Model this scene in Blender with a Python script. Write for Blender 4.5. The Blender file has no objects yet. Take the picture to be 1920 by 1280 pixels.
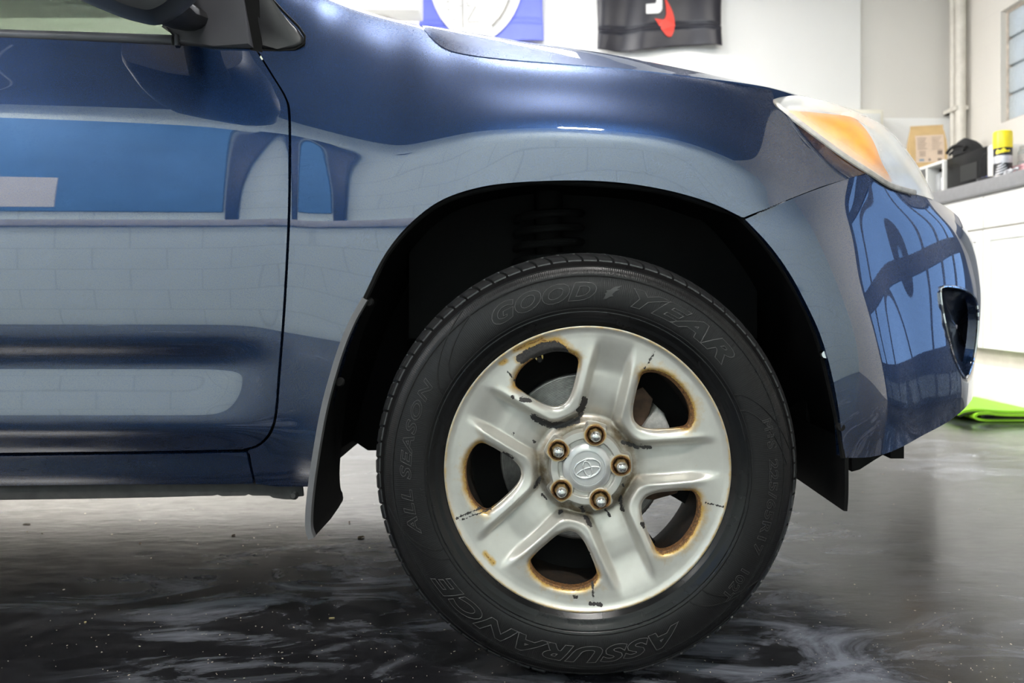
import bpy, bmesh, math, random
import numpy as np
from mathutils import Matrix, Vector
random.seed(7); np.random.seed(7)
scene = bpy.context.scene
COL = scene.collection

# ------------------------------------------------------------------ camera
CX, CY, F, H = 1000.0, 556.0, 1380.0, 0.634      # principal pixel, focal length (px), camera height (m)
cd = bpy.data.cameras.new('camera'); cam = bpy.data.objects.new('camera', cd); COL.objects.link(cam)
cam.location = (0, 0, H); cam.rotation_euler = (math.pi/2, 0, 0)
cd.sensor_width = 36; cd.lens = 36*F/1920
cd.shift_x = -(CX-960)/1920; cd.shift_y = (CY-640)/1920
cd.dof.use_dof = True; cd.dof.focus_distance = 1.2; cd.dof.aperture_fstop = 5.0
cd.clip_start = 0.02
scene.camera = cam
# ------------------------------------------------------------------ world, exposure
w = bpy.data.worlds.new('world'); scene.world = w; w.use_nodes = True
bg = w.node_tree.nodes['Background']; bg.inputs[0].default_value = (0.30, 0.52, 0.95, 1); bg.inputs[1].default_value = 1.6
scene.view_settings.view_transform = 'Standard'; scene.view_settings.look = 'None'
scene.view_settings.exposure = 0.0; scene.view_settings.gamma = 1.0
scene.view_settings.use_curve_mapping = False

# ------------------------------------------------------------------ helpers
def U(px, py, Y):                      # photo pixel + real distance -> point in the garage
    return ((px-CX)*Y/F, Y, H+(CY-py)*Y/F)

def tag(o, label=None, cat=None, group=None, kind=None):
    if label: o['label'] = label
    if cat: o['category'] = cat
    if group: o['group'] = group
    if kind: o['kind'] = kind
    return o

def place(o, parent):
    COL.objects.link(o)
    if parent is not None:
        o.parent = parent
        p = parent; M = Matrix.Identity(4)
        while p is not None:
            M = Matrix.Translation(p.location) @ M; p = p.parent
        o.matrix_parent_inverse = Matrix.Identity(4)
        o.location = Vector(o.location) - M.translation
    return o

def obj(name, verts, faces, mat, parent=None, loc=(0,0,0), smooth=True, normals=None, attrs=None):
    me = bpy.data.meshes.new(name)
    if normals is not None:
        vv = np.asarray(verts, float); ff = np.asarray(faces); nn = np.asarray(normals, float)
        fn = np.cross(vv[ff[:, 2]]-vv[ff[:, 0]], vv[ff[:, 3]]-vv[ff[:, 1]]); dt = (fn*nn[ff].sum(1)).sum(1)
        faces = np.where((dt < 0)[:, None], ff[:, ::-1], ff)
    me.from_pydata([tuple(map(float, v)) for v in verts], [], [tuple(map(int, f)) for f in faces])
    me.materials.append(mat)
    if smooth: me.polygons.foreach_set('use_smooth', [True]*len(me.polygons))
    if attrs:
        for k, a in attrs.items():
            at = me.attributes.new(k, 'FLOAT', 'POINT'); at.data.foreach_set('value', np.asarray(a, dtype=np.float32))
    me.update()
    if normals is not None: me.normals_split_custom_set_from_vertices([tuple(map(float, n)) for n in normals])
    o = bpy.data.objects.new(name, me); o.location = loc
    return place(o, parent)

def bm_obj(name, bm, mat, parent=None, loc=(0,0,0), smooth=True, angle=35):
    me = bpy.data.meshes.new(name)
    bmesh.ops.recalc_face_normals(bm, faces=bm.faces[:])
    if smooth:
        for f in bm.faces: f.smooth = True
        lim = math.radians(angle)
        for e in bm.edges:
            if len(e.link_faces) == 2 and e.calc_face_angle(0) > lim: e.smooth = False
    bm.to_mesh(me); bm.free(); me.materials.append(mat)
    o = bpy.data.objects.new(name, me); o.location = loc
    return place(o, parent)

def empty(name, loc, parent=None):
    o = bpy.data.objects.new(name, None); o.location = loc; o.empty_display_size = 0.1
    return place(o, parent)

def boxbm(bm, x0, x1, y0, y1, z0, z1):
    vs = [bm.verts.new(p) for p in ((x0,y0,z0),(x1,y0,z0),(x1,y1,z0),(x0,y1,z0),(x0,y0,z1),(x1,y0,z1),(x1,y1,z1),(x0,y1,z1))]
    fs = [bm.faces.new([vs[i] for i in f]) for f in ((0,3,2,1),(4,5,6,7),(0,1,5,4),(1,2,6,5),(2,3,7,6),(3,0,4,7))]
    return vs, fs

def box(name, x0, x1, y0, y1, z0, z1, mat, parent=None, bev=0.0, seg=2):
    bm = bmesh.new()
    c = Vector(((x0+x1)/2, (y0+y1)/2, min(z0, z1)))
    boxbm(bm, x0-c.x, x1-c.x, y0-c.y, y1-c.y, z0-c.z, z1-c.z)
    if bev: bmesh.ops.bevel(bm, geom=bm.edges[:], offset=bev, segments=seg, profile=0.5, affect='EDGES')
    return bm_obj(name, bm, mat, parent, c, angle=50)

def lathe(bm, prof, n=48, axis='Z', cap=False):
    rings = []
    for (r, h) in prof:
        ring = []
        for i in range(n):
            a = 2*math.pi*i/n
            p = (r*math.cos(a), r*math.sin(a), h) if axis == 'Z' else (r*math.cos(a), h, r*math.sin(a))
            ring.append(bm.verts.new(p))
        rings.append(ring)
    for a, b in zip(rings[:-1], rings[1:]):
        for i in range(n):
            bm.faces.new((a[i], a[(i+1) % n], b[(i+1) % n], b[i]))
    if cap:
        for rg in (rings[0], rings[-1]):
            try: bm.faces.new(rg)
            except Exception: pass
    return rings

def tube(bm, pts, rad, n=8, closed=False, flat=1.0, fd=(0,1,0)):
    pts = [Vector(p) for p in pts]; m = len(pts); rings = []
    for i, p in enumerate(pts):
        a = pts[(i-1) % m] if (closed or i > 0) else p
        b = pts[(i+1) % m] if (closed or i < m-1) else p
        t = (b-a).normalized(); s = t.cross(Vector(fd))
        if s.length < 1e-4: s = t.cross(Vector((1,0,0)))
        s.normalize(); q = s.cross(t).normalized()
        r = rad[i] if isinstance(rad, (list, tuple)) else rad
        rings.append([bm.verts.new(p + s*r*math.cos(2*math.pi*k/n) + q*r*flat*math.sin(2*math.pi*k/n)) for k in range(n)])
    for i in range(m if closed else m-1):
        A, B = rings[i], rings[(i+1) % m]
        for k in range(n): bm.faces.new((A[k], A[(k+1) % n], B[(k+1) % n], B[k]))
    if not closed:
        bm.faces.new(rings[0][::-1]); bm.faces.new(rings[-1])

def smooth(x, a, b):
    t = np.clip((x-a)/(b-a), 0, 1); return t*t*(3-2*t)

def catmull(P, n=6, closed=False):
    P = [np.array(p, float) for p in P]; m = len(P); out = []
    rng = range(m) if closed else range(m-1)
    for i in rng:
        p1, p2 = P[i], P[(i+1) % m]
        p0 = P[(i-1) % m] if (closed or i > 0) else 2*p1-p2
        p3 = P[(i+2) % m] if (closed or i < m-2) else 2*p2-p1
        for k in range(n):
            t = k/n
            out.append(0.5*((2*p1)+(-p0+p2)*t+(2*p0-5*p1+4*p2-p3)*t*t+(-p0+3*p1-3*p2+p3)*t**3))
    if not closed: out.append(P[-1])
    return np.array(out)

def pchip(x, y, xq):                    # y: (n, ...) monotone cubic
    x = np.asarray(x, float); y = np.asarray(y, float); sh = (-1,)+(1,)*(y.ndim-1)
    h = np.diff(x); d = np.diff(y, axis=0)/h.reshape(sh); m = np.zeros_like(y)
    if len(x) > 2:
        w1 = (2*h[1:]+h[:-1]).reshape(sh); w2 = (h[1:]+2*h[:-1]).reshape(sh)
        a, b = d[:-1], d[1:]; ok = (a*b) > 0
        with np.errstate(all='ignore'): mm = (w1+w2)/(w1/a+w2/b)
        m[1:-1] = np.where(ok, mm, 0)
    m[0] = d[0]; m[-1] = d[-1]
    i = np.clip(np.searchsorted(x, xq)-1, 0, len(x)-2)
    t = ((xq-x[i])/h[i]).reshape(sh); hh = h[i].reshape(sh)
    return (1+2*t)*(1-t)**2*y[i]+t*(1-t)**2*hh*m[i]+t*t*(3-2*t)*y[i+1]+t*t*(t-1)*hh*m[i+1]

def blur(A, sig, axis):
    if sig <= 0: return A
    r = int(3*sig)+1; r = min(r, A.shape[axis]-1)
    k = np.exp(-0.5*(np.arange(-r, r+1)/sig)**2); k /= k.sum()
    A = np.moveaxis(A, axis, 0)
    lo = 2*A[:1]-A[1:r+1][::-1]; hi = 2*A[-1:]-A[-r-1:-1][::-1]
    B = np.concatenate([lo, A, hi]); out = np.zeros_like(A)
    for j, kv in enumerate(k): out += kv*B[j:j+A.shape[0]]
    return np.moveaxis(out, 0, axis)

class Net:                              # smooth surface through (px, py, distance) control points
    def __init__(s, us, vs, C, du, dv, su, sv):
        C = np.asarray(C, float)
        uq = np.arange(us[0], us[-1]+1e-6, du); vq = np.arange(vs[0], vs[-1]+1e-6, dv)
        A = pchip(vs, np.moveaxis(C, 1, 0), vq); A = np.moveaxis(A, 0, 1)
        A = pchip(us, A, uq)
        A = blur(blur(A, su/du, 0), sv/dv, 1)
        s.pix = A[..., :2]; Y = A[..., 2]
        s.P = np.stack([(A[..., 0]-CX)*Y/F, Y, H+(CY-A[..., 1])*Y/F], -1)
        ti = np.gradient(s.P, axis=0); tj = np.gradient(s.P, axis=1)
        n = np.cross(ti, tj); n /= np.linalg.norm(n, axis=-1, keepdims=True)+1e-12
        flip = np.mean(n[..., 1]) > 0
        s.N = -n if flip else n

def inpoly(pts, poly):
    x, y = pts[:, 0], pts[:, 1]; c = np.zeros(len(pts), bool); n = len(poly); j = n-1
    for i in range(n):
        xi, yi = poly[i]; xj, yj = poly[j]
        if yi != yj:
            m = ((yi > y) != (yj > y)) & (x < (xj-xi)*(y-yi)/(yj-yi)+xi); c ^= m
        j = i
    return c

def closest(pts, poly):
    best = np.full(len(pts), 1e18); out = np.zeros_like(pts); n = len(poly)
    for i in range(n):
        a = poly[i]; b = poly[(i+1) % n]; ab = b-a; L = ab@ab
        if L < 1e-18: continue
        t = np.clip(((pts-a)@ab)/L, 0, 1); q = a+t[:, None]*ab; d = ((pts-q)**2).sum(1)
        m = d < best; best[m] = d[m]; out[m] = q[m]
    return out, np.sqrt(best)

def trim(P2, P3, N3, poly, hole=False, wrap=False):
    """cut a grid surface along an outline; returns verts, normals, faces, loops of boundary edges"""
    nu, nv = P2.shape[:2]; idx = np.arange(nu*nv).reshape(nu, nv)
    p2 = P2.reshape(-1, 2); ins = inpoly(p2, poly)
    if hole: ins = ~ins
    if wrap: I = np.arange(nu); I2 = (I+1) % nu
    else: I = np.arange(nu-1); I2 = I+1
    a = idx[I][:, :-1]; b = idx[I2][:, :-1]; c = idx[I2][:, 1:]; d = idx[I][:, 1:]
    q = np.stack([a, b, c, d], -1).reshape(-1, 4)
    cnt = ins[q].sum(1); q = q[cnt > 0]
    used = np.unique(q); P = P3.reshape(-1, 3).copy(); N = N3.reshape(-1, 3)
    out = used[~ins[used]]
    if len(out):
        g = p2[out]; tgt, _ = closest(g, poly); dl = tgt-g
        if wrap: du2 = (np.roll(P2, -1, 0)-np.roll(P2, 1, 0))/2; du3 = (np.roll(P3, -1, 0)-np.roll(P3, 1, 0))/2
        else: du2 = np.gradient(P2, axis=0); du3 = np.gradient(P3, axis=0)
        dv2 = np.gradient(P2, axis=1); dv3 = np.gradient(P3, axis=1)
        A, B = du2.reshape(-1, 2)[out], dv2.reshape(-1, 2)[out]
        det = A[:, 0]*B[:, 1]-A[:, 1]*B[:, 0]; det = np.where(np.abs(det) < 1e-12, 1e-12, det)
        s = np.clip((dl[:, 0]*B[:, 1]-dl[:, 1]*B[:, 0])/det, -1.6, 1.6); t = np.clip((A[:, 0]*dl[:, 1]-A[:, 1]*dl[:, 0])/det, -1.6, 1.6)
        P[out] += s[:, None]*du3.reshape(-1, 3)[out]+t[:, None]*dv3.reshape(-1, 3)[out]
    remap = np.full(nu*nv, -1); remap[used] = np.arange(len(used))
    q = remap[q]; V = P[used]; NN = N[used]
    e = np.concatenate([q[:, [0, 1]], q[:, [1, 2]], q[:, [2, 3]], q[:, [3, 0]]]); es = np.sort(e, 1)
    _, inv, cn = np.unique(es, axis=0, return_inverse=True, return_counts=True)
    be = e[cn[inv.ravel()] == 1]
    return V, NN, q, be, used

def panel(name, net, poly, mat, parent, hem=0.014, hemdir=None, hole=False):
    V, N, q, be, used = trim(net.pix, net.P, net.N, np.asarray(poly, float), hole)
    if hem:
        bi = np.unique(be); off = np.array(hemdir) if hemdir is not None else None
        n0 = len(V); m1 = {b: n0+i for i, b in enumerate(bi)}; m2 = {b: n0+len(bi)+i for i, b in enumerate(bi)}
        d = -N[bi]*hem if off is None else np.tile(off*hem, (len(bi), 1))
        V = np.concatenate([V, V[bi], V[bi]+d])
        hf = np.array([[m1[a], m1[b], m2[b], m2[a]] for a, b in be])
        hn = np.zeros((len(bi), 3))
        for a, b in be:
            t = V[b]-V[a]; nn = np.cross(t, N[a]); hn[m1[a]-n0] += nn; hn[m1[b]-n0] += nn
        hn /= np.linalg.norm(hn, axis=1, keepdims=True)+1e-12
        N = np.concatenate([N, hn, hn]); q = np.concatenate([q, hf])
    return obj(name, V, q, mat, parent, normals=N)

def slab(name, poly, Yf, th, mat, parent=None, bev=0.002, seg=2):
    """outline (pixels) at its own distance(s), extruded back by th metres"""
    bm = bmesh.new(); ys = Yf if hasattr(Yf, '__len__') else [Yf]*len(poly)
    A = [bm.verts.new(U(p[0], p[1], y)) for p, y in zip(poly, ys)]
    B = [bm.verts.new(U2) for U2 in [(v.co.x, v.co.y+th, v.co.z) for v in A]]
    fA = bm.faces.new(A); bm.faces.new(B[::-1]); n = len(A)
    for i in range(n): bm.faces.new((A[i], B[i], B[(i+1) % n], A[(i+1) % n]))
    if bev:
        bmesh.ops.bevel(bm, geom=[e for e in fA.edges], offset=bev, segments=seg, profile=0.5, affect='EDGES')
    return bm_obj(name, bm, mat, parent, angle=40)

# ------------------------------------------------------------------ materials
class MT:
    def __init__(s, name):
        s.m = bpy.data.materials.new(name); s.m.use_nodes = True; s.t = s.m.node_tree; s.b = s.t.nodes['Principled BSDF']
    def n(s, typ, **kw):
        nd = s.t.nodes.new(typ)
        for k, v in kw.items():
            if hasattr(nd, k): setattr(nd, k, v)
        return nd
    def set(s, **kw):
        for k, v in kw.items():
            i = s.b.inputs[k.replace('_', ' ')]
            i.default_value = (*v, 1) if (hasattr(v, '__len__') and len(v) == 3 and i.type == 'RGBA') else v
        return s
    def l(s, a, b): s.t.links.new(a, b); return s
    def coord(s, kind='Object', scale=(1,1,1)):
        tc = s.n('ShaderNodeTexCoord'); mp = s.n('ShaderNodeMapping'); mp.inputs['Scale'].default_value = scale
        s.l(tc.outputs[kind], mp.inputs[0]); return mp.outputs[0]
    def noise(s, vec, scale, detail=4, rough=0.55, dist=0.0):
        nd = s.n('ShaderNodeTexNoise'); nd.inputs['Scale'].default_value = scale; nd.inputs['Detail'].default_value = detail
        nd.inputs['Roughness'].default_value = rough; nd.inputs['Distortion'].default_value = dist
        if vec is not None: s.l(vec, nd.inputs['Vector'])
        return nd.outputs['Fac']
    def ramp(s, fac, stops, mode='LINEAR'):
        nd = s.n('ShaderNodeValToRGB'); cr = nd.color_ramp; cr.interpolation = mode
        while len(cr.elements) < len(stops): cr.elements.new(0.5)
        for e, (p, c) in zip(cr.elements, stops):
            e.position = p; e.color = (*c, 1) if hasattr(c, '__len__') else (c, c, c, 1)
        s.l(fac, nd.inputs[0]); return nd.outputs[0]
    def math(s, op, a, b=None, clamp=False):
        nd = s.n('ShaderNodeMath'); nd.operation = op; nd.use_clamp = clamp
        for i, v in enumerate((a, b)):
            if v is None: continue
            if isinstance(v, (int, float)): nd.inputs[i].default_value = v
            else: s.l(v, nd.inputs[i])
        return nd.outputs[0]
    def mix(s, fac, a, b):
        nd = s.n('ShaderNodeMix'); nd.data_type = 'RGBA'
        for i, v in ((0, fac), (6, a), (7, b)):
            if hasattr(v, 'links') or hasattr(v, 'is_linked'): s.l(v, nd.inputs[i])
            elif hasattr(v, '__len__'): nd.inputs[i].default_value = (*v, 1)
            else: nd.inputs[i].default_value = v
        return nd.outputs[2]
    def bump(s, h, strength, dist=0.001):
        nd = s.n('ShaderNodeBump'); nd.inputs['Strength'].default_value = strength; nd.inputs['Distance'].default_value = dist
        s.l(h, nd.inputs['Height']); s.l(nd.outputs[0], s.b.inputs['Normal']); return nd
    def attr(s, name):
        nd = s.n('ShaderNodeAttribute'); nd.attribute_name = name; return nd.outputs['Fac']

def simple(name, col, rough=0.5, metal=0.0, var=0.12, scale=12, bump=0.0, bscale=60, **kw):
    M = MT(name); v = M.coord()
    f = M.noise(v, scale)
    c = M.ramp(f, [(0.25, tuple(x*(1-var) for x in col)), (0.75, tuple(min(1, x*(1+var)) for x in col))])
    M.l(c, M.b.inputs['Base Color']); M.set(Roughness=rough, Metallic=metal, **kw)
    if bump: M.bump(M.noise(v, bscale, 3), bump)
    return M.m

# car paint: navy metallic flake under a clear coat
M = MT('navy_metallic_paint'); v = M.coord()
fl = M.n('ShaderNodeTexVoronoi'); fl.inputs['Scale'].default_value = 900; M.l(v, fl.inputs['Vector'])
base = M.mix(M.ramp(fl.outputs['Distance'], [(0.0, 0.0), (0.7, 1.0)]), (0.012, 0.046, 0.145), (0.006, 0.024, 0.076))
big = M.noise(v, 5, 3)
M.l(base, M.b.inputs['Base Color'])
M.set(Metallic=0.8, Roughness=0.34, Coat_Weight=1.0, Coat_Roughness=0.015, Coat_IOR=2.3)
ds = M.noise(v, 260, 2)
M.l(M.ramp(ds, [(0.3, 0.40), (0.75, 0.48)]), M.b.inputs['Roughness'])
PAINT = M.m

BLACKPL = simple('black_textured_plastic', (0.012, 0.012, 0.014), 0.48, bump=0.15, bscale=900)
TRIMGREY = simple('weathered_grey_plastic', (0.058, 0.058, 0.066), 0.42, bump=0.12, bscale=900)
RUBBER = simple('black_rubber', (0.005, 0.005, 0.005), 0.75, Specular_IOR_Level=0.12, bump=0.1, bscale=300)
FLAPEDGE = simple('lit_grey_rubber_edge', (0.12, 0.12, 0.125), 0.6, bump=0.2, bscale=300)  # paler than the flap rubber: the lit outer edge is in the colour
LINER = simple('dirty_black_liner', (0.0035, 0.0035, 0.004), 0.8, bump=0.3, bscale=80, Specular_IOR_Level=0.12)
UNDER = simple('underbody_black', (0.007, 0.007, 0.007), 0.8, Specular_IOR_Level=0.2, bump=0.3, bscale=60)
WELD = simple('dusty_underbody_steel', (0.032, 0.031, 0.030), 0.7, var=0.4, scale=40)
CHROME = simple('chrome', (0.72, 0.73, 0.75), 0.08, 1.0, var=0.03)
STEEL = simple('brake_steel', (0.34, 0.33, 0.32), 0.38, 0.9, var=0.25, scale=80)
CASTIRON = simple('rusty_cast_iron', (0.10, 0.06, 0.04), 0.85, 0.2, var=0.5, scale=60, bump=0.4, bscale=90)
CALIPER = simple('dusty_caliper_grey', (0.42, 0.41, 0.39), 0.7, 0.2, var=0.3, scale=120, bump=0.4, bscale=160)

def rim_material():
    M = MT('silver_wheel_paint'); v = M.coord()
    rust, chip, dirt = M.attr('rust'), M.attr('chip'), M.attr('dirt')
    n1 = M.noise(v, 70, 6, 0.65); n2 = M.noise(v, 260, 5, 0.7); n3 = M.noise(v, 24, 4)
    silver = M.ramp(n3, [(0.3, (0.54, 0.525, 0.48)), (0.7, (0.62, 0.605, 0.555))])
    dm = M.math('MULTIPLY', dirt, M.math('ADD', M.math('MULTIPLY', n1, 1.2), 0.1), True)
    c = M.mix(dm, silver, (0.15, 0.115, 0.07))
    # rust halo: yellow stain -> brown scale
    rr = M.math('ADD', rust, M.math('MULTIPLY', M.math('SUBTRACT', n1, 0.5), 0.9))
    halo = M.ramp(rr, [(0.16, 0.0), (0.62, 1.0)])
    c = M.mix(halo, c, (0.54, 0.34, 0.10))
    scale_ = M.ramp(M.math('ADD', rust, M.math('MULTIPLY', M.math('SUBTRACT', n2, 0.5), 0.9)), [(0.66, 0.0), (0.78, 1.0)])
    c = M.mix(scale_, c, M.ramp(n2, [(0.35, (0.045, 0.022, 0.010)), (0.65, (0.26, 0.12, 0.035))]))
    n4 = M.noise(v, 170, 5, 0.65)
    ch = M.ramp(M.math('ADD', chip, M.math('MULTIPLY', M.math('SUBTRACT', n4, 0.5), 1.5)), [(0.49, 0.0), (0.52, 1.0)])
    c = M.mix(ch, c, M.ramp(n2, [(0.3, (0.018, 0.017, 0.018)), (0.7, (0.05, 0.045, 0.042))]))
    M.l(c, M.b.inputs['Base Color'])
    bad = M.math('MAXIMUM', ch, scale_)
    M.l(M.math('SUBTRACT', 0.55, M.math('MULTIPLY', bad, 0.5)), M.b.inputs['Metallic'])
    M.l(M.math('ADD', 0.36, M.math('MULTIPLY', bad, 0.35)), M.b.inputs['Roughness'])
    h = M.math('ADD', M.math('MULTIPLY', scale_, n2), M.math('MULTIPLY', ch, -0.8))
    M.bump(h, 0.6, 0.0015)
    return M.m
RIM = rim_material()

def tyre_material(name, base, letter=False):
    M = MT(name); tc = M.n('ShaderNodeTexCoord'); v = tc.outputs['Object']
    sp = M.n('ShaderNodeSeparateXYZ'); M.l(v, sp.inputs[0])
    r = M.math('SQRT', M.math('ADD', M.math('MULTIPLY', sp.outputs[0], sp.outputs[0]), M.math('MULTIPLY', sp.outputs[2], sp.outputs[2])))
    n1 = M.noise(v, 22, 5); n2 = M.noise(v, 420, 3)
    t = M.math('MULTIPLY', M.math('SUBTRACT', r, 0.20), 5.0)       # 0.20..0.40 -> 0..1
    col = M.ramp(t, [(0.0, (0.006, 0.006, 0.006)), (0.29, (0.007, 0.007, 0.0075)), (0.33, base), (0.70, base), (0.74, (0.004, 0.004, 0.004))])  # darkest past the shoulder, painting shade between the tread blocks
    col = M.mix(M.ramp(n1, [(0.42, 0.0), (0.72, 0.55)]), col, (0.007, 0.0068, 0.0066))
    M.l(col, M.b.inputs['Base Color'])
    rg = M.ramp(t, [(0.0, 0.26), (0.29, 0.24), (0.34, 0.44), (0.62, 0.42), (0.70, 0.30), (0.85, 0.42)])
    wet = M.math('ADD', rg, M.math('MULTIPLY', M.math('SUBTRACT', n1, 0.5), 0.35), True)
    M.l(wet, M.b.inputs['Roughness']); M.set(Specular_IOR_Level=0.28)
    if letter:
        M.bump(n2, 0.12, 0.0005)
    else:
        ang = M.math('ARCTAN2', sp.outputs[2], sp.outputs[0])
        hat = M.math('SINE', M.math('MULTIPLY', ang, 620.0))
        band = M.ramp(t, [(0.32, 0.0), (0.34, 1.0), (0.66, 1.0), (0.68, 0.0)])
        hgt = M.math('ADD', M.math('MULTIPLY', M.math('MULTIPLY', hat, band), 0.25), M.math('MULTIPLY', n2, 0.25))
        M.bump(hgt, 0.35, 0.0006)
    return M.m
TYRE = tyre_material('tyre_rubber', (0.0085, 0.0080, 0.0085))
TYRELET = tyre_material('tyre_lettering_rubber', (0.009, 0.009, 0.0092), True)
TYREOUT = simple('letter_edge_highlight', (0.075, 0.072, 0.072), 0.30)  # lighter grey puts the letters' edge highlights into the colour
TREAD = simple('tread_rubber', (0.026, 0.026, 0.027), 0.30, var=0.3, scale=40, bump=0.2, bscale=200)

# room materials
def wall_paint(name, col, rough=0.6, block=False, bs=1.0, mk=0.62):
    M = MT(name); v = M.coord('Object')
    c = M.ramp(M.noise(v, 1.3, 4), [(0.3, tuple(x*0.95 for x in col)), (0.7, col)])
    M.l(c, M.b.inputs['Base Color']); M.set(Roughness=rough)
    if block:
        tc = M.n('ShaderNodeTexCoord'); sp = M.n('ShaderNodeSeparateXYZ'); M.l(tc.outputs['Object'], sp.inputs[0])
        cb = M.n('ShaderNodeCombineXYZ')
        M.l(M.math('ADD', sp.outputs[0], sp.outputs[1]), cb.inputs[0]); M.l(sp.outputs[2], cb.inputs[1])
        br = M.n('ShaderNodeTexBrick'); M.l(cb.outputs[0], br.inputs['Vector'])
        br.inputs['Scale'].default_value = 1.0; br.inputs['Brick Width'].default_value = 0.40; br.inputs['Row Height'].default_value = 0.20
        br.inputs['Mortar Size'].default_value = 0.004*bs; br.inputs['Mortar Smooth'].default_value = 0.4
        br.inputs['Color1'].default_value = br.inputs['Color2'].default_value = (1,1,1,1); br.inputs['Mortar'].default_value = (0,0,0,1)
        M.bump(br.outputs['Color'], 0.6, 0.004*bs)
        c2 = M.mix(br.outputs['Fac'], c, tuple(x*mk for x in col))
        M.l(c2, M.b.inputs['Base Color'])
    return M.m
WALL = wall_paint('warm_white_wall_paint', (0.72, 0.70, 0.66))
WALLBLOCK = wall_paint('white_painted_block', (0.76, 0.73, 0.68), 0.5, True, 0.45, 0.93)
WALLREAR = wall_paint('grey_white_painted_block', (0.72, 0.85, 0.84), 0.5, True, 1.2, 0.78)
WHITEBOARD = wall_paint('bright_white_wall_panel', (0.90, 0.90, 0.89), 0.5)
CEIL = wall_paint('dark_grey_ceiling', (0.09, 0.09, 0.10), 0.8)

def floor_material():
    M = MT('marbled_epoxy_floor'); v0 = M.coord('Object', (1.0, 1.0, 1.0)); ofs = M.n('ShaderNodeMapping'); ofs.inputs['Location'].default_value = (0.0, 0.0, 0); M.l(v0, ofs.inputs[0]); v = ofs.outputs[0]
    wv = M.noise(v, 2.2, 3, 0.5)
    mp = M.n('ShaderNodeMapping'); mp.inputs['Scale'].default_value = (1.0, 2.4, 1.0); mp.inputs['Rotation'].default_value = (0, 0, -0.25)
    M.l(v, mp.inputs[0])
    sw = M.noise(mp.outputs[0], 2.6, 9, 0.68, 1.6)
    patch = M.noise(v, 1.3, 3, 0.5)
    a = M.math('MULTIPLY', M.ramp(sw, [(0.47, 0.0), (0.66, 1.0)]), M.ramp(patch, [(0.42, 0.0), (0.62, 1.0)]))
    c = M.mix(a, (0.010, 0.010, 0.012), (0.24, 0.25, 0.29))
    fine = M.noise(mp.outputs[0], 9, 8, 0.7, 0.8)
    c = M.mix(M.ramp(fine, [(0.5, 0.0), (0.75, 0.35)]), c, (0.06, 0.06, 0.07))
    M.l(c, M.b.inputs['Base Color'])
    M.l(M.ramp(fine, [(0.3, 0.14), (0.7, 0.25)]), M.b.inputs['Roughness'])
    M.set(Specular_IOR_Level=0.42, Coat_Weight=0.06, Coat_Roughness=0.16, Coat_IOR=1.5)
    M.bump(M.math('ADD', M.noise(mp.outputs[0], 14, 4), M.math('MULTIPLY', M.noise(v, 110, 2), 0.12)), 0.07, 0.006)
    return M.m
FLOOR = floor_material()
LACQUER = simple('white_lacquer', (0.80, 0.80, 0.78), 0.38, var=0.02)
COUNTER = simple('grey_laminate', (0.22, 0.22, 0.23), 0.35, var=0.1, scale=30)
TOEKICK = simple('shaded_beige', (0.55, 0.52, 0.45), 0.6)  # darker beige puts shade into the plinth and door gaps
CURB = simple('white_painted_curb', (0.80, 0.79, 0.75), 0.6, bump=0.2, bscale=30)
FRAMEDARK = simple('dark_window_frame', (0.02, 0.03, 0.05), 0.4)

# ------------------------------------------------------------------ room shell
XL, XR, YB, YR, ZC = -4.6, 3.2, 5.56, -1.5, 3.9       # left wall, right wall, back wall, rear wall (behind camera), ceiling
def struct(o): o['kind'] = 'structure'; return o
struct(box('floor', XL-.1, XR+.1, YR-.1, YB+.1, -0.1, 0, FLOOR))
struct(box('ceiling', XL-.1, XR+.1, YR-.1, YB+.1, ZC, ZC+.1, CEIL))
struct(box('wall_back', XL-.1, XR+.1, YB, YB+.1, 0, ZC, WALL))
struct(box('wall_left', XL-.1, XL, YR, YB, 0, ZC, WALLBLOCK))
struct(box('wall_rear', XL-.1, XR+.1, YR-.1, YR, 0, ZC, WALLREAR))
# bright wall cladding behind the flags, thin lower wainscot to its right
xb = (1612-CX)*YB/F
struct(box('trim_1', -1.55, xb, YB-0.03, YB, 0.0, ZC, WHITEBOARD, bev=0.01))
struct(box('trim_2', xb, XR, YB-0.012, YB, 0.0, 0.634+(CY-222)*YB/F, WHITEBOARD))
struct(box('trim_3', -3.2, -1.55, YB-0.02, YB, 1.05, 1.13, LACQUER))
# right wall with a glazed garage door (beside the camera) and a glass block window
GD0, GD1, GDZ = 0.95, 3.20, 2.75
WY0, WY1, WZ0, WZ1 = 3.95, 5.04, 1.82, 2.585
bm = bmesh.new()
def wq(y0, y1, z0, z1): boxbm(bm, XR, XR+0.14, y0, y1, z0, z1)
wq(YR, GD0, 0, ZC); wq(GD0, GD1, GDZ, ZC); wq(GD1, WY0, 0, ZC); wq(WY0, WY1, 0, WZ0); wq(WY0, WY1, WZ1, ZC); wq(WY1, YB, 0, ZC)
struct(bm_obj('wall_right', bm, WALLBLOCK, None, smooth=False))

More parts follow.
